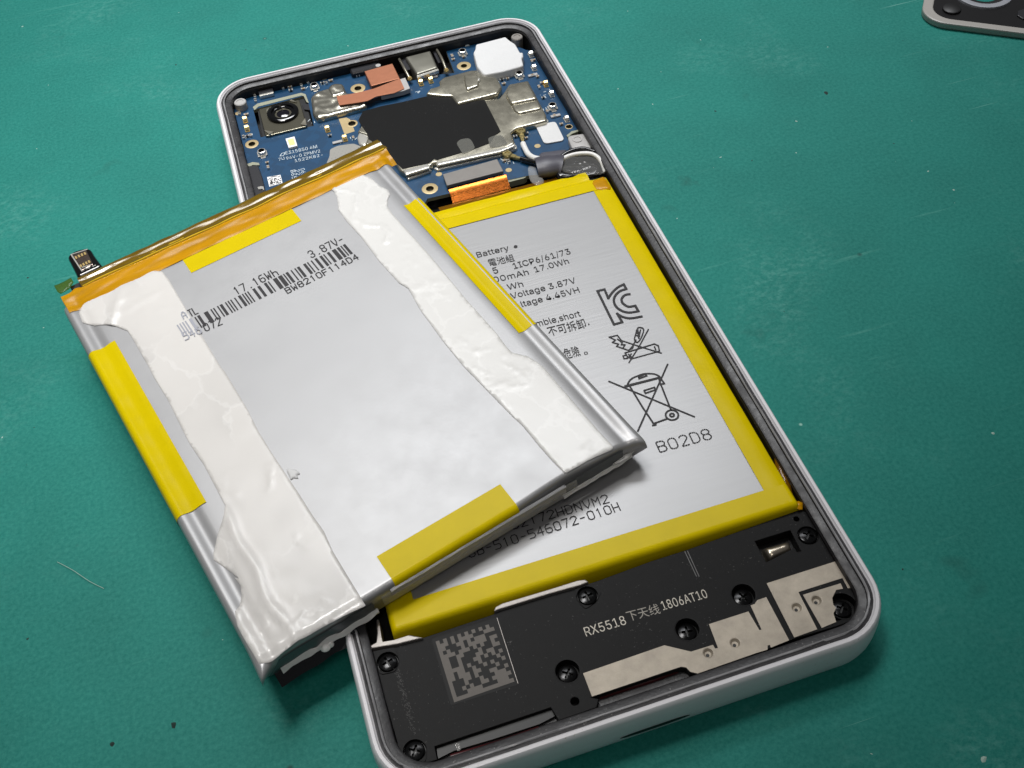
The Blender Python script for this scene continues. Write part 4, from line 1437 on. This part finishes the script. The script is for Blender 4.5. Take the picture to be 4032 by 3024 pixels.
# protection circuit strip under tape at the top end
TERR = 3.55
ZS = 2.3
tx0, tx1 = -27.6, 28.2
boxes('protection_strip', [((tx0 + tx1) / 2, 22.1, 0.05, TERR - 0.1, tx1 - tx0, 3.4, 0, 0)], m_darkchip, seated)


def terr_z(x, y):
    t = (y - 20.4) / 4.4
    return TERR + 0.55 * math.exp(-((t - 0.18) / 0.10) ** 2) + 0.35 * math.exp(-((t - 0.62) / 0.16) ** 2) + 0.14 * noise.noise(Vector((x * 0.25, y * 1.4, 2))) + 0.012 * (x - 14)


drape('terrace_tape', tx0, tx1, 20.65, 24.3, terr_z, 0.0, m_ytape, seated, '', step=0.9, fine=0.16)
drape('terrace_film', 0.0, 27.0, 24.2, 26.0, lambda x, y: 3.3 - 0.25 * (y - 24.2) + 0.1 * noise.noise(Vector((x * 0.4, y, 2))), 0.0, m_flap, seated, '', step=0.9, fine=0.3)
sheet('tape_overlap', [(27.59, 19.63), (31.02, 21.23), (30.81, 18.81), (30.77, 16.36), (27.66, 17.14)], seat_z, m_amber, seated, spacing=0.6, thick=0.22)

# printed label text (baselines run along the width of the phone)
BT = 7.43
bz = BT - ZS + 0.06


def bprint(text, a, b, xh=None):
    return lettering('printed_text', text, a, b, bz, m_ink, seated, xh)


bprint('Battery', (2.52, 8.31), (8.28, 8.11), 1.35)
lathe('printed_dot', (9.54, 8.53), [(0.34, bz - 0.01), (0.3, bz)], m_ink, seated, 14)
bprint('電池組', (3.86, 5.60), (8.36, 5.31), 1.45)
bprint('5', (4.03, 3.46), (4.90, 3.46), 1.5)
bprint('1ICP6/61/73', (7.63, 3.35), (17.97, 3.35), 1.4)
bprint('00mAh', (3.45, 1.42), (9.61, 1.16), 1.35)
bprint('17.0Wh', (10.75, 1.26), (16.90, 1.20), 1.35)
bprint('Wh', (5.13, -1.04), (7.85, -1.21), 1.35)
bprint('Voltage 3.87V', (5.07, -3.28), (16.45, -3.59), 1.35)
bprint('ltage 4.45VH', (6.12, -5.65), (16.23, -5.91), 1.35)
bprint('mble,short', (7.02, -10.76), (14.54, -11.09), 1.35)
bprint('不可拆卸', (8.25, -13.32), (14.60, -13.65), 1.7)
bprint('.', (14.95, -13.39), (15.20, -13.40), 1.8)
bprint('危險', (9.09, -18.83), (11.65, -18.97), 1.75)
k_ = (12.50, -18.93)
stroke_mesh('printed_text', [circle(k_, 0.26, 12) + [circle(k_, 0.26, 12)[0]]], 0.1, bz, m_ink, seated)


def pstroke(name, lines, w):
    return stroke_mesh(name, lines, w, bz, m_ink, seated)


pstroke('certification_mark', [smoothline([(19.17, -6.78), (19.24, -6.79)], 1, False),
                               [(19.04, -6.69), (20.27, -6.73), (20.13, -8.91)],
                               smoothline([(20.13, -8.91), (21.15, -7.94), (22.45, -7.13), (23.70, -6.78)], 4, False), [(23.70, -6.78), (23.70, -7.95)],
                               smoothline([(23.70, -7.95), (22.50, -8.06), (21.40, -8.78), (20.76, -9.82), (20.66, -11.13), (21.16, -12.32), (22.13, -13.13), (23.69, -13.40)], 4, False),
                               [(23.69, -13.40), (23.65, -12.05)], smoothline([(23.65, -12.05), (22.55, -11.87), (21.99, -10.90), (22.04, -10.02), (22.58, -9.39), (23.20, -9.18), (23.77, -9.28)], 4, False),
                               [(19.04, -6.69), (18.89, -14.74), (20.33, -14.74), (20.24, -12.67)], smoothline([(20.24, -12.67), (20.75, -13.59), (21.87, -14.40), (23.72, -14.68)], 4, False)], 0.40)
pstroke('warning_symbol', [[(17.18, -17.05), (18.54, -17.14), (18.74, -18.42), (20.97, -20.64), (23.66, -23.15)], [(17.18, -17.05), (17.89, -18.00), (17.26, -18.29), (18.04, -19.00), (17.57, -19.31), (19.04, -20.78)], [(18.27, -17.93), (18.71, -18.90), (18.39, -19.24), (18.95, -19.49), (18.46, -19.94)],
                           [(23.65, -17.74), (21.05, -20.46), (18.16, -23.19)], smoothline([(22.13, -16.88), (22.70, -16.92), (22.92, -17.57), (21.84, -19.07), (20.96, -19.69), (20.77, -18.98), (21.39, -17.95)], 3), [(21.74, -17.33), (22.08, -17.89)], [(21.65, -17.77), (21.93, -18.26)], [(21.42, -18.27), (21.75, -18.62)], [(22.05, -17.24), (21.54, -18.75)], [(22.44, -17.38), (21.52, -18.95)],
                           [(20.94, -19.15), (19.99, -20.16), (19.22, -20.70), (19.72, -20.62), (20.06, -20.25)], [(18.32, -21.09), (23.36, -20.95), (23.80, -21.50), (23.57, -22.62), (23.01, -22.65), (18.81, -22.61), (18.39, -21.94), (18.32, -21.09)], [(17.80, -21.55), (18.38, -21.57), (18.32, -22.28), (17.73, -22.19), (17.80, -21.55)], [(23.16, -21.51), (23.11, -22.17)], [(18.59, -22.12), (19.17, -21.62)], [(18.73, -21.55), (18.92, -22.25)]], 0.22)
wc = (20.38, -35.20)
pstroke('bin_symbol', [[(13.85, -25.69), (23.37, -36.66)], [(23.67, -25.67), (14.43, -36.23)], [(16.50, -27.67), (16.78, -32.05), (17.19, -36.01)], [(21.15, -28.62), (20.62, -34.23)], [(15.70, -27.61), (21.31, -27.79)], [(15.84, -27.42), (21.34, -27.66)],
                       smoothline([(16.10, -27.52), (17.11, -26.52), (18.43, -26.21), (19.66, -26.21), (20.97, -26.77), (21.52, -27.47)], 3, False), [(18.48, -26.47), (19.63, -26.27), (19.73, -26.70), (18.43, -26.81), (18.48, -26.47)], [(18.25, -29.30), (19.97, -29.26), (19.91, -29.77), (18.23, -29.88), (18.25, -29.30)],
                       [(21.52, -27.47), (21.68, -29.12), (21.09, -28.99), (21.31, -27.79)], [(17.30, -35.74), (19.37, -35.60)], [(16.93, -36.02), (17.42, -36.05)], circle(wc, 0.95, 24) + [circle(wc, 0.95, 24)[0]], circle(wc, 0.3, 12) + [circle(wc, 0.3, 12)[0]]], 0.27)
plotted('printed_batch_code', 'B02D8', (16.03, -41.00), (24.22, -41.32), 1.9, 0.19, bz, m_ink, seated, dash=0.36)
plotted('printed_serial', '02172HDNVM2', (-8.52, -46.32), (5.89, -46.67), 1.38, 0.15, bz, m_ink, seated)
plotted('printed_serial', 'SB-510-546072-010H', (-15.52, -48.66), (6.88, -48.47), 1.38, 0.15, bz, m_ink, seated)


# ================================================================== loose battery lying across the phone
loose = empty('loose_battery')
loose.matrix_world = Matrix(((0.9643318, -0.2638625, -0.0209930, -0.0263),
                             (0.2635873, 0.9645190, -0.0149950, -0.0139),
                             (0.0242048, 0.0089267, 0.9996672, 0.0130),
                             (0, 0, 0, 1)))
tag(loose, 'removed silver battery with white adhesive strips and barcode, lying aslant across the phone', 'battery', 'lithium battery packs')
LX0, LX1, LY0, LY1, LB = -30.6, 30.6, -36.6, 40.2, -4.2


def nz(x, y, f, s=0.0):
    return noise.noise(Vector((x * f, y * f, s)))


def loose_z(x, y):
    z = 0.0
    for d in (x - LX0, LX1 - x):
        z += rnd_edge(d, 0.9) * 1.1
        z -= 0.34 * math.exp(-((d - 2.5) / 0.95) ** 2)      # folded side seam
        z += 0.06 * math.exp(-((d - 1.1) / 0.6) ** 2)
    z += rnd_edge(y - LY0, 0.9)
    t = y - 38.4
    if t > 0:
        z -= 0.25 * t
    z += 0.10 * nz(x, y, 0.04, 2) + 0.012 * nz(x, y, 0.18, 5)
    # bottom left corner is crumpled
    k = math.exp(-(((x + 27) / 7) ** 2 + ((y + 34) / 7) ** 2))
    z += k * 0.10 * nz(x, y, 0.4, 7)
    return z


LXS, LYS = axis(LX0, LX1, 0.9, 0.15, 4.0), axis(LY0, LY1, 0.9, 0.16, 1.8)
pouch = grid('pouch', LXS, LYS, loose_z, m_foil, loose, skirt=LB)
# corners drawn out to points, end wall leaning inwards below
for v in pouch.data.vertices:
    x, y, z = v.co / MM
    for sx, xe in ((-1, LX0), (1, LX1)):
        k = math.exp(-(((x - xe) / 1.9) ** 2 + ((y - LY0) / 1.9) ** 2))
        if z > -2.5:
            x += sx * 0.25 * k
            y -= (1.9 if sx < 0 else 1.1) * k
            z -= 0.30 * k
    if y < LY0 + 4 and z > LB + 0.5:
        y += 0.55 * math.exp(-((x - 17) / 7) ** 2) * max(0.0, 1 - (y - LY0) / 4)
    v.co = Vector((x, y, z)) * MM

# bottom seam: folded flange, clear strip and the things tucked under it
ys_ = LY0 - 0.05


def ribbon(name, xs, prof, mat, wob=0.0, f=0.6, seed=0.0):
    """strip along x with a cross profile [(dy, z)]"""
    V, F = [], []
    k = len(prof)
    for x in xs:
        for i, (dy, z) in enumerate(prof):
            w = wob * noise.noise(Vector((x * f, i * 1.7, seed)))
            V.append((x, ys_ + dy + w * 0.6, z + w))
    for i in range(len(xs) - 1):
        for s in range(k - 1):
            F.append((i * k + s, i * k + s + 1, (i + 1) * k + s + 1, (i + 1) * k + s))
    o = mk(name, V, F, mat, loose)
    smooth_by_angle(o, 45)
    return o


def lin(a, b, n):
    return [a + (b - a) * i / n for i in range(n + 1)]


ribbon('seam_flange', lin(-11.0, 17.2, 60), [(0.05, -0.9), (-0.30, -1.1), (-0.34, -1.35), (-0.08, -1.5), (-0.08, -1.9), (-0.3, -2.15), (-0.25, -2.5), (-0.05, -3.1)], m_foil, 0.08, 0.5)
ribbon('clear_seam_tape', lin(-12.5, 19.0, 60), [(-0.2, -1.0), (-0.45, -1.5), (-0.42, -2.2), (-0.38, -3.0), (-0.3, -3.5)], m_clearfilm, 0.10, 0.7, 3)
ribbon('dark_slot_film', lin(17.0, 27.2, 24), [(-0.02, -0.8), (-0.1, -1.6), (-0.12, -2.4), (-0.15, -3.0), (-0.5, -3.2)], m_darkgap, 0.05, 0.5, 1)
ribbon('slot_hem', lin(16.6, 28.6, 24), [(-0.15, -2.9), (-0.5, -3.1), (-0.6, -3.3), (-0.2, -3.5)], m_adh, 0.14, 0.8, 2)
sheet('white_tail', [(26.62, -35.58), (30.81, -36.71), (28.92, -36.91), (27.51, -37.26), (26.35, -37.28), (25.18, -36.95), (25.94, -36.30)], lambda x, y: -2.6 + 0.4 * nz(x, y, 0.6, 3), m_adh, loose, spacing=0.5, thick=0.12)
ribbon('dark_edge_film', lin(-29.6, -13.8, 30), [(-0.08, -1.4), (-0.2, -2.2), (-0.3, -3.0), (-0.1, -4.1)], m_darkgap, 0.25, 0.5, 6)
ribbon('white_hem', lin(-28.0, -13.5, 40), [(-0.25, -3.0), (-0.6, -3.3), (-0.8, -3.7), (-0.4, -4.1)], m_adh, 0.45, 0.55, 8)
ribbon('black_tape_tail', lin(-29.0, -17.0, 26), [(0.1, -3.8), (-0.6, -4.4), (-1.2, -4.9), (-1.6, -5.4)], m_connector, 0.18, 0.4, 4)
wk = [(-21.76, -37.31), (-21.01, -37.44)]
for p_, r_ in ((wk[0], 0.75), (wk[1], 0.45)):
    lathe('adhesive_blob', p_, [(r_ * 0.4, -4.4), (r_, -4.0), (r_ * 0.85, -3.6), (r_ * 0.3, -3.3)], m_adh, loose, 14)

# ----- yellow tape patches
drape('side_tape', LX0, -25.85, -9.9, 27.5, loose_z, 0.07, m_ytape, loose, 'w', low=-3.7, step=0.8, wob=0.07)
drape('side_tape', 27.1, LX1, -9.9, 26.6, loose_z, 0.07, m_ytape, loose, 'e', low=-3.7, step=0.8)
drape('top_tape_patch', -9.8, 10.9, 34.1, 38.6, loose_z, 0.06, m_ytape, loose, '', step=0.8)
drape('bottom_tape_patch', -10.2, 9.6, LY0, -31.8, loose_z, 0.07, m_ytape, loose, 's', low=-1.4, step=0.8)

# ----- taped terrace at the connector end
boxes('terrace_board', [(1.6, 43.3, LB, -1.6, 59.0, 5.4, 0, 0)], m_darkchip, loose, bv=0.2)


def crease(x):
    return 42.3 - 0.012 * (x + 26) + 0.25 * nz(x, 0, 0.12, 4)


def amber_z(x, y):
    c = crease(x)
    t = (y - 38.0) / (c - 38.0)
    return loose_z(x, min(y, 40.0)) * (1 - t) + t * 0.15 + 0.30 * math.sin(min(1, max(0, t)) * math.pi) * 0.5 + 0.12 * nz(x * 0.4, y * 1.6, 0.6, 6) + 0.10


V, F = [], []
xs = lin(-29.9, 31.9, 120)
rows = lin(0, 1, 12)
for x in xs:
    y0 = 37.9 + 0.12 * nz(x, 0, 0.3, 1)
    c = crease(x)
    for t in rows:
        y = y0 + (c - y0) * t
        V.append((x, y, amber_z(x, y)))
k = len(rows)
for i in range(len(xs) - 1):
    for s in range(k - 1):
        F.append((i * k + s, (i + 1) * k + s, (i + 1) * k + s + 1, i * k + s + 1))
o = mk('amber_tape', V, F, m_amber, loose, smooth=True)
V, F = [], []
xs = lin(-26.2, 32.2, 110)
rows = lin(0, 1, 16)
for x in xs:
    c = crease(x)
    for t in rows:
        y = c + (45.9 - c + 0.15 * nz(x, 0, 0.4, 2)) * t
        z = 0.15 - 0.55 * min(1, t * 1.6) + 0.20 * nz(x * 0.3, y * 1.5, 0.7, 3) * min(1, t * 3) + 0.12 * math.sin(t * 11)
        V.append((x, y, z - (t > 0.97) * 2.2))
k = len(rows)
for i in range(len(xs) - 1):
    for s in range(k - 1):
        F.append((i * k + s, (i + 1) * k + s, (i + 1) * k + s + 1, i * k + s + 1))
mk('olive_tape', V, F, m_olive, loose, smooth=True)
# bright crease and metal tabs showing through the film
m_tabgold = M('gilt_tab', (240, 196, 40), 0.25, 0.4, coat=0.5)
for t in ([(-13.72, 43.48), (-10.46, 43.36), (-10.02, 43.59), (-7.42, 43.44), (-7.53, 42.47), (-9.76, 42.55), (-12.27, 42.65), (-13.87, 42.68)], [(-15.74, 43.50), (-14.17, 42.99), (-14.16, 42.57), (-15.75, 43.01)], [(7.07, 42.62), (8.87, 43.01), (8.85, 42.45), (7.24, 41.91)], [(17.52, 43.00), (19.36, 43.32), (19.35, 42.27), (17.72, 42.15)]):
    sheet('gilt_tab', t, lambda x, y: -0.28 + 0.1 * nz(x, y, 0.8, 1), m_tabgold, loose, spacing=0.5, thick=0.25)
ridge = [(x, crease(x) + 0.05, amber_z(x, crease(x)) + 0.02) for x in lin(-26, 31.5, 40)]
tube('tape_fold', ridge, lambda s: 0.16 + 0.08 * math.sin(s * 23) ** 2, m_tabgold, loose, 6, 2)
sheet('clear_corner_film', [(-30.04, 46.96), (-28.37, 47.04), (-27.01, 46.95), (-26.98, 45.72), (-28.10, 44.70), (-29.73, 44.47), (-30.04, 45.23)], lambda x, y: -1.0 + 0.3 * nz(x, y, 0.4, 8), m_greenflap, loose, spacing=0.6, thick=0.08)
sheet('taped_corner', [(-29.96, 43.49), (-29.41, 43.20), (-27.33, 43.61), (-26.29, 43.34), (-26.67, 41.53), (-27.24, 40.13), (-28.82, 39.26), (-29.99, 39.12), (-30.00, 41.95)], lambda x, y: -0.7 + 0.3 * nz(x, y, 0.5, 9), m_amber, loose, spacing=0.5, thick=0.1)
# connector tab
ct = [(-25.89, 54.65), (-24.69, 55.30), (-23.07, 55.06), (-21.74, 54.20), (-21.74, 52.05), (-21.46, 48.32), (-26.07, 48.32)]
con = pillow('connector', roundpoly(ct, 0.6), -4.6, -2.6, 0.6, m_connector, loose)
prism('connector_socket', [(-25.07, 54.32), (-22.47, 54.20), (-22.71, 49.57), (-25.00, 49.37)], -2.65, -2.45, M('connector_metal', (120, 106, 100), 0.2, 0.8, var=0.5, vscale=0.9), con, bv=0.08)
stroke_mesh('connector_pins', [[(-25.07, 54.20), (-24.87, 49.14)], [(-25.07, 54.34), (-22.32, 53.81)], [(-24.50, 49.97), (-23.01, 49.67)], [(-24.35, 49.44), (-23.54, 49.10)], [(-22.88, 49.07), (-22.47, 49.04)]], 0.22, -2.38, m_solder, con)

for i_ in range(4):
    for q_ in (-1, 1):
        u_, v_ = (i_ + 0.8) / 4.6, 0.5 + 0.26 * q_
        c0_, c1_, c2_, c3_ = [(-25.07, 54.20), (-22.48, 54.07), (-22.71, 49.45), (-25.00, 49.25)]
        X_ = tuple(c0_[k] * (1 - u_) * (1 - v_) + c1_[k] * u_ * (1 - v_) + c2_[k] * u_ * v_ + c3_[k] * (1 - u_) * v_ for k in (0, 1))
        boxes('contact_pin', [(X_[0], X_[1], -2.47, -2.32, 0.32, 0.7, 0.0, 0)], m_gold, con)

# ----- white adhesive strips
left_o = [(-28.66, 37.05), (-28.16, 38.19), (-26.82, 39.75), (-25.29, 40.89), (-23.21, 40.89), (-21.28, 39.89), (-19.22, 38.83), (-18.22, 38.76), (-17.46, 39.46), (-16.53, 39.72), (-15.10, 38.80), (-13.72, 37.43), (-13.50, 34.86), (-13.76, 26.60), (-13.88, 19.79), (-14.04, 11.72), (-13.89, 10.77), (-14.11, 1.66), (-14.50, -3.31), (-14.49, -5.38), (-14.54, -7.50), (-14.47, -11.89), (-14.39, -16.48), (-14.40, -21.07), (-14.27, -24.01), (-14.71, -27.67), (-14.81, -32.40), (-14.87, -37.18), (-14.96, -37.28)]
left_o += [(-17.43, -36.97), (-21.37, -36.73), (-25.36, -36.73), (-28.81, -37.08)]
left_o += [(-30.02, -36.65), (-30.03, -34.97), (-30.14, -32.66), (-30.15, -30.21), (-29.51, -28.10), (-28.67, -27.59), (-27.81, -26.20), (-27.32, -24.88), (-27.50, -23.23), (-27.05, -23.89), (-27.52, -22.22), (-28.29, -20.13), (-28.73, -19.03), (-28.34, -17.93), (-26.43, -15.50), (-24.55, -13.36), (-23.88, -12.07), (-23.80, -9.47), (-23.60, -3.72), (-23.84, 0.63), (-23.80, 2.86), (-23.38, 10.86), (-23.50, 16.29), (-23.38, 18.95), (-23.33, 25.99), (-23.42, 28.24), (-24.58, 30.22), (-25.81, 31.63), (-27.44, 32.78), (-27.59, 33.11), (-28.85, 34.68)]
right_o = [(18.87, 37.88), (20.23, 38.66), (22.16, 38.45), (24.24, 38.49), (25.15, 38.09), (25.93, 36.42), (26.19, 33.46), (26.86, 31.72), (26.56, 30.45), (25.55, 29.45), (24.68, 28.05), (24.42, 25.62), (24.50, 19.03), (24.49, 12.48), (24.14, 0.92), (24.19, -3.18), (24.22, -7.99), (23.96, -11.29), (24.04, -12.72), (25.56, -14.76), (26.08, -16.50), (26.32, -18.14), (26.11, -27.19), (26.04, -31.11), (26.02, -32.52), (26.06, -34.99), (26.07, -35.95)]
right_o += [(25.73, -36.21), (21.84, -35.77), (18.29, -35.71)]
right_o += [(17.90, -35.51), (17.70, -33.02), (17.61, -29.69), (17.71, -25.37), (17.42, -22.81), (16.58, -10.38), (16.64, -4.06), (16.89, -0.06), (17.01, 3.02), (17.38, 5.72), (17.85, 8.64), (17.51, 9.87), (17.25, 10.63), (17.02, 17.11), (17.35, 24.24), (17.16, 28.92), (17.34, 32.56), (18.04, 34.08), (18.68, 35.67), (18.91, 37.00)]


def ribs(x, y, dens, seed):
    """raised residue: network of ridges inside patches"""
    m = nz(x, y, 0.11, seed)
    if m < -0.05:
        return 0.0
    p = Vector((x * 0.22 + 0.4 * nz(x, y, 0.4, 1), y * 0.17 + 0.4 * nz(x, y, 0.4, 2), seed))
    d, _ = noise.voronoi(p)
    e = d[1] - d[0]
    return dens * min(1.0, (m + 0.05) * 4) * math.exp(-(e / 0.042) ** 2)


def z_left(x, y):
    z = loose_z(x, max(y, LY0 + 0.3)) + 0.07
    low = min(1.0, max(0.0, (12 - y) / 14))
    z += low * ribs(x, y, 0.07, 3.3) + 0.04 * max(0, nz(x, y, 0.16, 8)) * (0.4 + low)
    # folds near the top end
    z += 0.30 * math.exp(-(((x + 24 - 0.6 * (y - 33)) / 0.9) ** 2)) * math.exp(-(((y - 33) / 4) ** 2))
    z += 0.16 * max(0, nz(x * 0.6, y, 0.5, 12)) * math.exp(-(((y - 33) / 5) ** 2))
    # long soft fold along the lower left edge
    if y < -8:
        c = -24.6 + 1.2 * nz(0, y, 0.12, 5)
        z += 0.26 * math.exp(-((x - c) / 0.7) ** 2) * min(1.0, (-8 - y) / 6)
    return z


def z_right(x, y):
    z = loose_z(x, max(y, LY0 + 0.3)) + 0.05
    z += ribs(x, y, 0.05, 7.7) + 0.02 * max(0, nz(x, y, 0.2, 4))
    if y > 20:
        c = 20.0 + 1.6 * math.sin((y - 20) * 0.55) + 0.8 * nz(0, y, 0.6, 9)
        z += 0.16 * math.exp(-((x - c) / 0.35) ** 2)
    return z


sheet('adhesive_strip', left_o, z_left, m_adh2, loose, spacing=0.42, thick=0.07, edge=0.3)
sheet('adhesive_strip', right_o, z_right, m_adh, loose, spacing=0.45, thick=0.07, edge=0.3)
sheet('adhesive_crumb', smoothline([(-14.07, -11.75), (-13.50, -11.94), (-12.88, -12.72), (-12.79, -13.55), (-13.23, -13.44), (-13.33, -14.14), (-13.84, -13.66), (-14.34, -13.68), (-14.21, -12.74)], 2), loose_z, m_white, loose, spacing=0.25, thick=0.3, edge=0.2)

# ----- printing
rb_ = random.Random(77)
xa, xb = -16.4, 14.7
bars, x = [], xa
mod_ = 0.235
while x < xb - 0.2:
    w = rb_.choice((1, 1, 1, 2, 2, 3)) * mod_
    g = rb_.choice((1, 1, 1, 2, 2, 3)) * mod_
    w = min(w, xb - x)
    bars.append((x, x + w))
    x += w + g
for nm, mt, sel, dz in (('barcode', m_ink, lambda b_: b_[0] > -13.7, 0.04), ('faded_barcode', m_inkfaint, lambda b_: b_[0] <= -13.7, 0.24)):
    V, F = [], []
    for b_ in bars:
        if sel(b_):
            k = len(V)
            for X, Y in ((b_[0] + 0.02, 21.5), (b_[1] + 0.02, 21.5), (b_[1] - 0.02, 24.35), (b_[0] - 0.02, 24.35)):
                V.append((X, Y, loose_z(X, Y) + dz))
            F.append((k, k + 1, k + 2, k + 3))
    mk(nm, V, F, mt, loose)
for txt, a, b, h, mt, dz in (('3.87V-', (8.27, 24.86), (14.57, 24.84), 1.7, m_ink, 0.05), ('17.16Wh', (-5.62, 24.80), (2.00, 24.68), 1.7, m_ink, 0.05),
                             ('TL', (-13.76, 24.85), (-12.47, 24.83), 1.6, m_ink, 0.05), ('072', (-12.99, 20.38), (-10.20, 20.20), 1.7, m_ink, 0.05),
                             ('546', (-16.46, 20.47), (-13.65, 20.34), 1.7, m_inkfaint, 0.24), ('A', (-14.92, 24.97), (-14.29, 24.94), 1.5, m_inkfaint, 0.24),
                             ('BW8210F114D4', (1.38, 19.87), (14.61, 19.76), 1.3, m_ink, 0.05)):
    plotted('printed_code', txt, a, b, h, 0.2, dz, mt, loose, zf=loose_z, fill=0.66)

# ================================================================== detached back cover
ca_ = (118.70, 55.94)
cover = empty('back_cover', (ca_[0], ca_[1], 0))
e0, e1 = (118.55, 47.26), (131.74, 37.51)
cover.rotation_euler = (0, 0, math.atan2(e1[1] - e0[1], e1[0] - e0[0]))
tag(cover, 'black back cover with silver rim and lens opening, lying apart on the mat', 'phone cover')
ang = math.atan2(e1[1] - e0[1], e1[0] - e0[0])


def cl(p):      # world mm -> cover mm
    dx, dy = p[0] - ca_[0], p[1] - ca_[1]
    return (dx * math.cos(ang) + dy * math.sin(ang), -dx * math.sin(ang) + dy * math.cos(ang))


yb = cl(e0)[1]
xl = cl((118.11, 54.94))[0]
lens_c = cl((133.00, 54.69))
outer = rrect(xl, xl + 70, yb, yb + 150, 5.5, 10)
inner_ = rrect(xl + 2.2, xl + 67.8, yb + 2.0, yb + 147.8, 4.2, 10)
prism('cover_rim', outer, 0.02, 1.5, m_coverwhite, cover, holes=[inner_], bv=0.3)
prism('cover_panel', inner_, 0.3, 0.9, M('cover_inside', (24, 23, 24), 0.3, var=0.2, coat=0.2), cover, holes=[circle(lens_c, 3.3, 32)])
lathe('lens_ring', lens_c, [(6.3, 0.9), (6.2, 1.3), (5.0, 1.45), (3.6, 1.1), (3.35, 0.5)], [M('lens_ring_grey', (176, 178, 184), 0.3, 0.3, var=0.2), m_black], cover, 40, [0, 0, 1, 1], cap=False)
pd = cl((123.35, 51.76))
lathe('foam_pad', pd, [(2.0, 0.85), (1.95, 1.35), (1.7, 1.5)], m_black, cover, 24)
prism('adhesive_remnant', [cl(p) for p in [(135.59, 45.55), (137.21, 45.77), (137.51, 44.42), (136.54, 42.71), (134.82, 42.53), (134.51, 44.18)]], 0.85, 1.25, m_darkchip, cover, bv=0.1)

# ================================================================== lint and crumbs on the mat
V, F, mi = [], [], []
rd = random.Random(9)


def crumb(c, r, h, mat_i, ang=0.0, asp=1.0):
    k = len(V)
    n_ = 7
    for i in range(n_):
        a = 2 * math.pi * i / n_
        rr = r * rd.uniform(0.7, 1.2)
        u, v = rr * math.cos(a) * asp, rr * math.sin(a)
        V.append((c[0] + u * math.cos(ang) - v * math.sin(ang), c[1] + u * math.sin(ang) + v * math.cos(ang), 0.004))
    V.append((c[0], c[1], h))
    for i in range(n_):
        F.append((k + i, k + (i + 1) % n_, k + n_))
        mi.append(mat_i)


for t, r, m_i in (((-59.78, -55.47), 0.55, 1), ((-67.94, -55.41), 0.5, 1), ((85.20, 36.33), 0.55, 1), ((61.86, 39.38), 0.3, 1), ((-76.05, 41.36), 0.3, 1), ((18.74, 27.48), 0.2, 1), ((-41.59, 100.02), 0.25, 1),
                  ((46.32, 53.95), 0.22, 0), ((75.34, 30.26), 0.25, 0), ((38.08, -94.08), 0.5, 0), ((67.70, -50.38), 0.35, 0), ((70.85, 21.41), 0.2, 0), ((91.15, 7.29), 0.2, 0), ((-78.42, -35.55), 0.25, 1), ((42.60, -66.82), 0.2, 1), ((92.66, 0.96), 0.25, 0)):
    crumb(t, r * 0.75, r * 0.4, m_i, rd.uniform(0, 3), rd.uniform(1, 1.6))
for _ in range(150):
    while True:
        p_ = (rd.uniform(-130, 190), rd.uniform(-110, 190))
        if not (-37 < p_[0] < 37 and -80 < p_[1] < 80):
            break
    crumb(p_, rd.uniform(0.04, 0.11), 0.04, 0 if rd.random() < 0.75 else 1, rd.uniform(0, 3), rd.uniform(1, 3))
mk('debris', V, F, [m_dust, m_crumb], None, midx=mi)
tag(bpy.data.objects['debris'], 'tiny pale and dark crumbs scattered on the green mat', 'debris', kind='stuff')
fb_ = [(-73.63, -24.01), (-71.36, -26.49), (-69.15, -29.19), (-67.24, -31.01)]
fib = tube('lint_fibre', [(fb_[0][0], fb_[0][1], 0.15), (fb_[1][0], fb_[1][1], 0.4), (fb_[2][0], fb_[2][1], 0.35), (fb_[3][0], fb_[3][1], 0.12)], 0.035, m_dust, None, 6)
tag(fib, 'thin pale lint fibre on the mat left of the loose battery', 'lint')
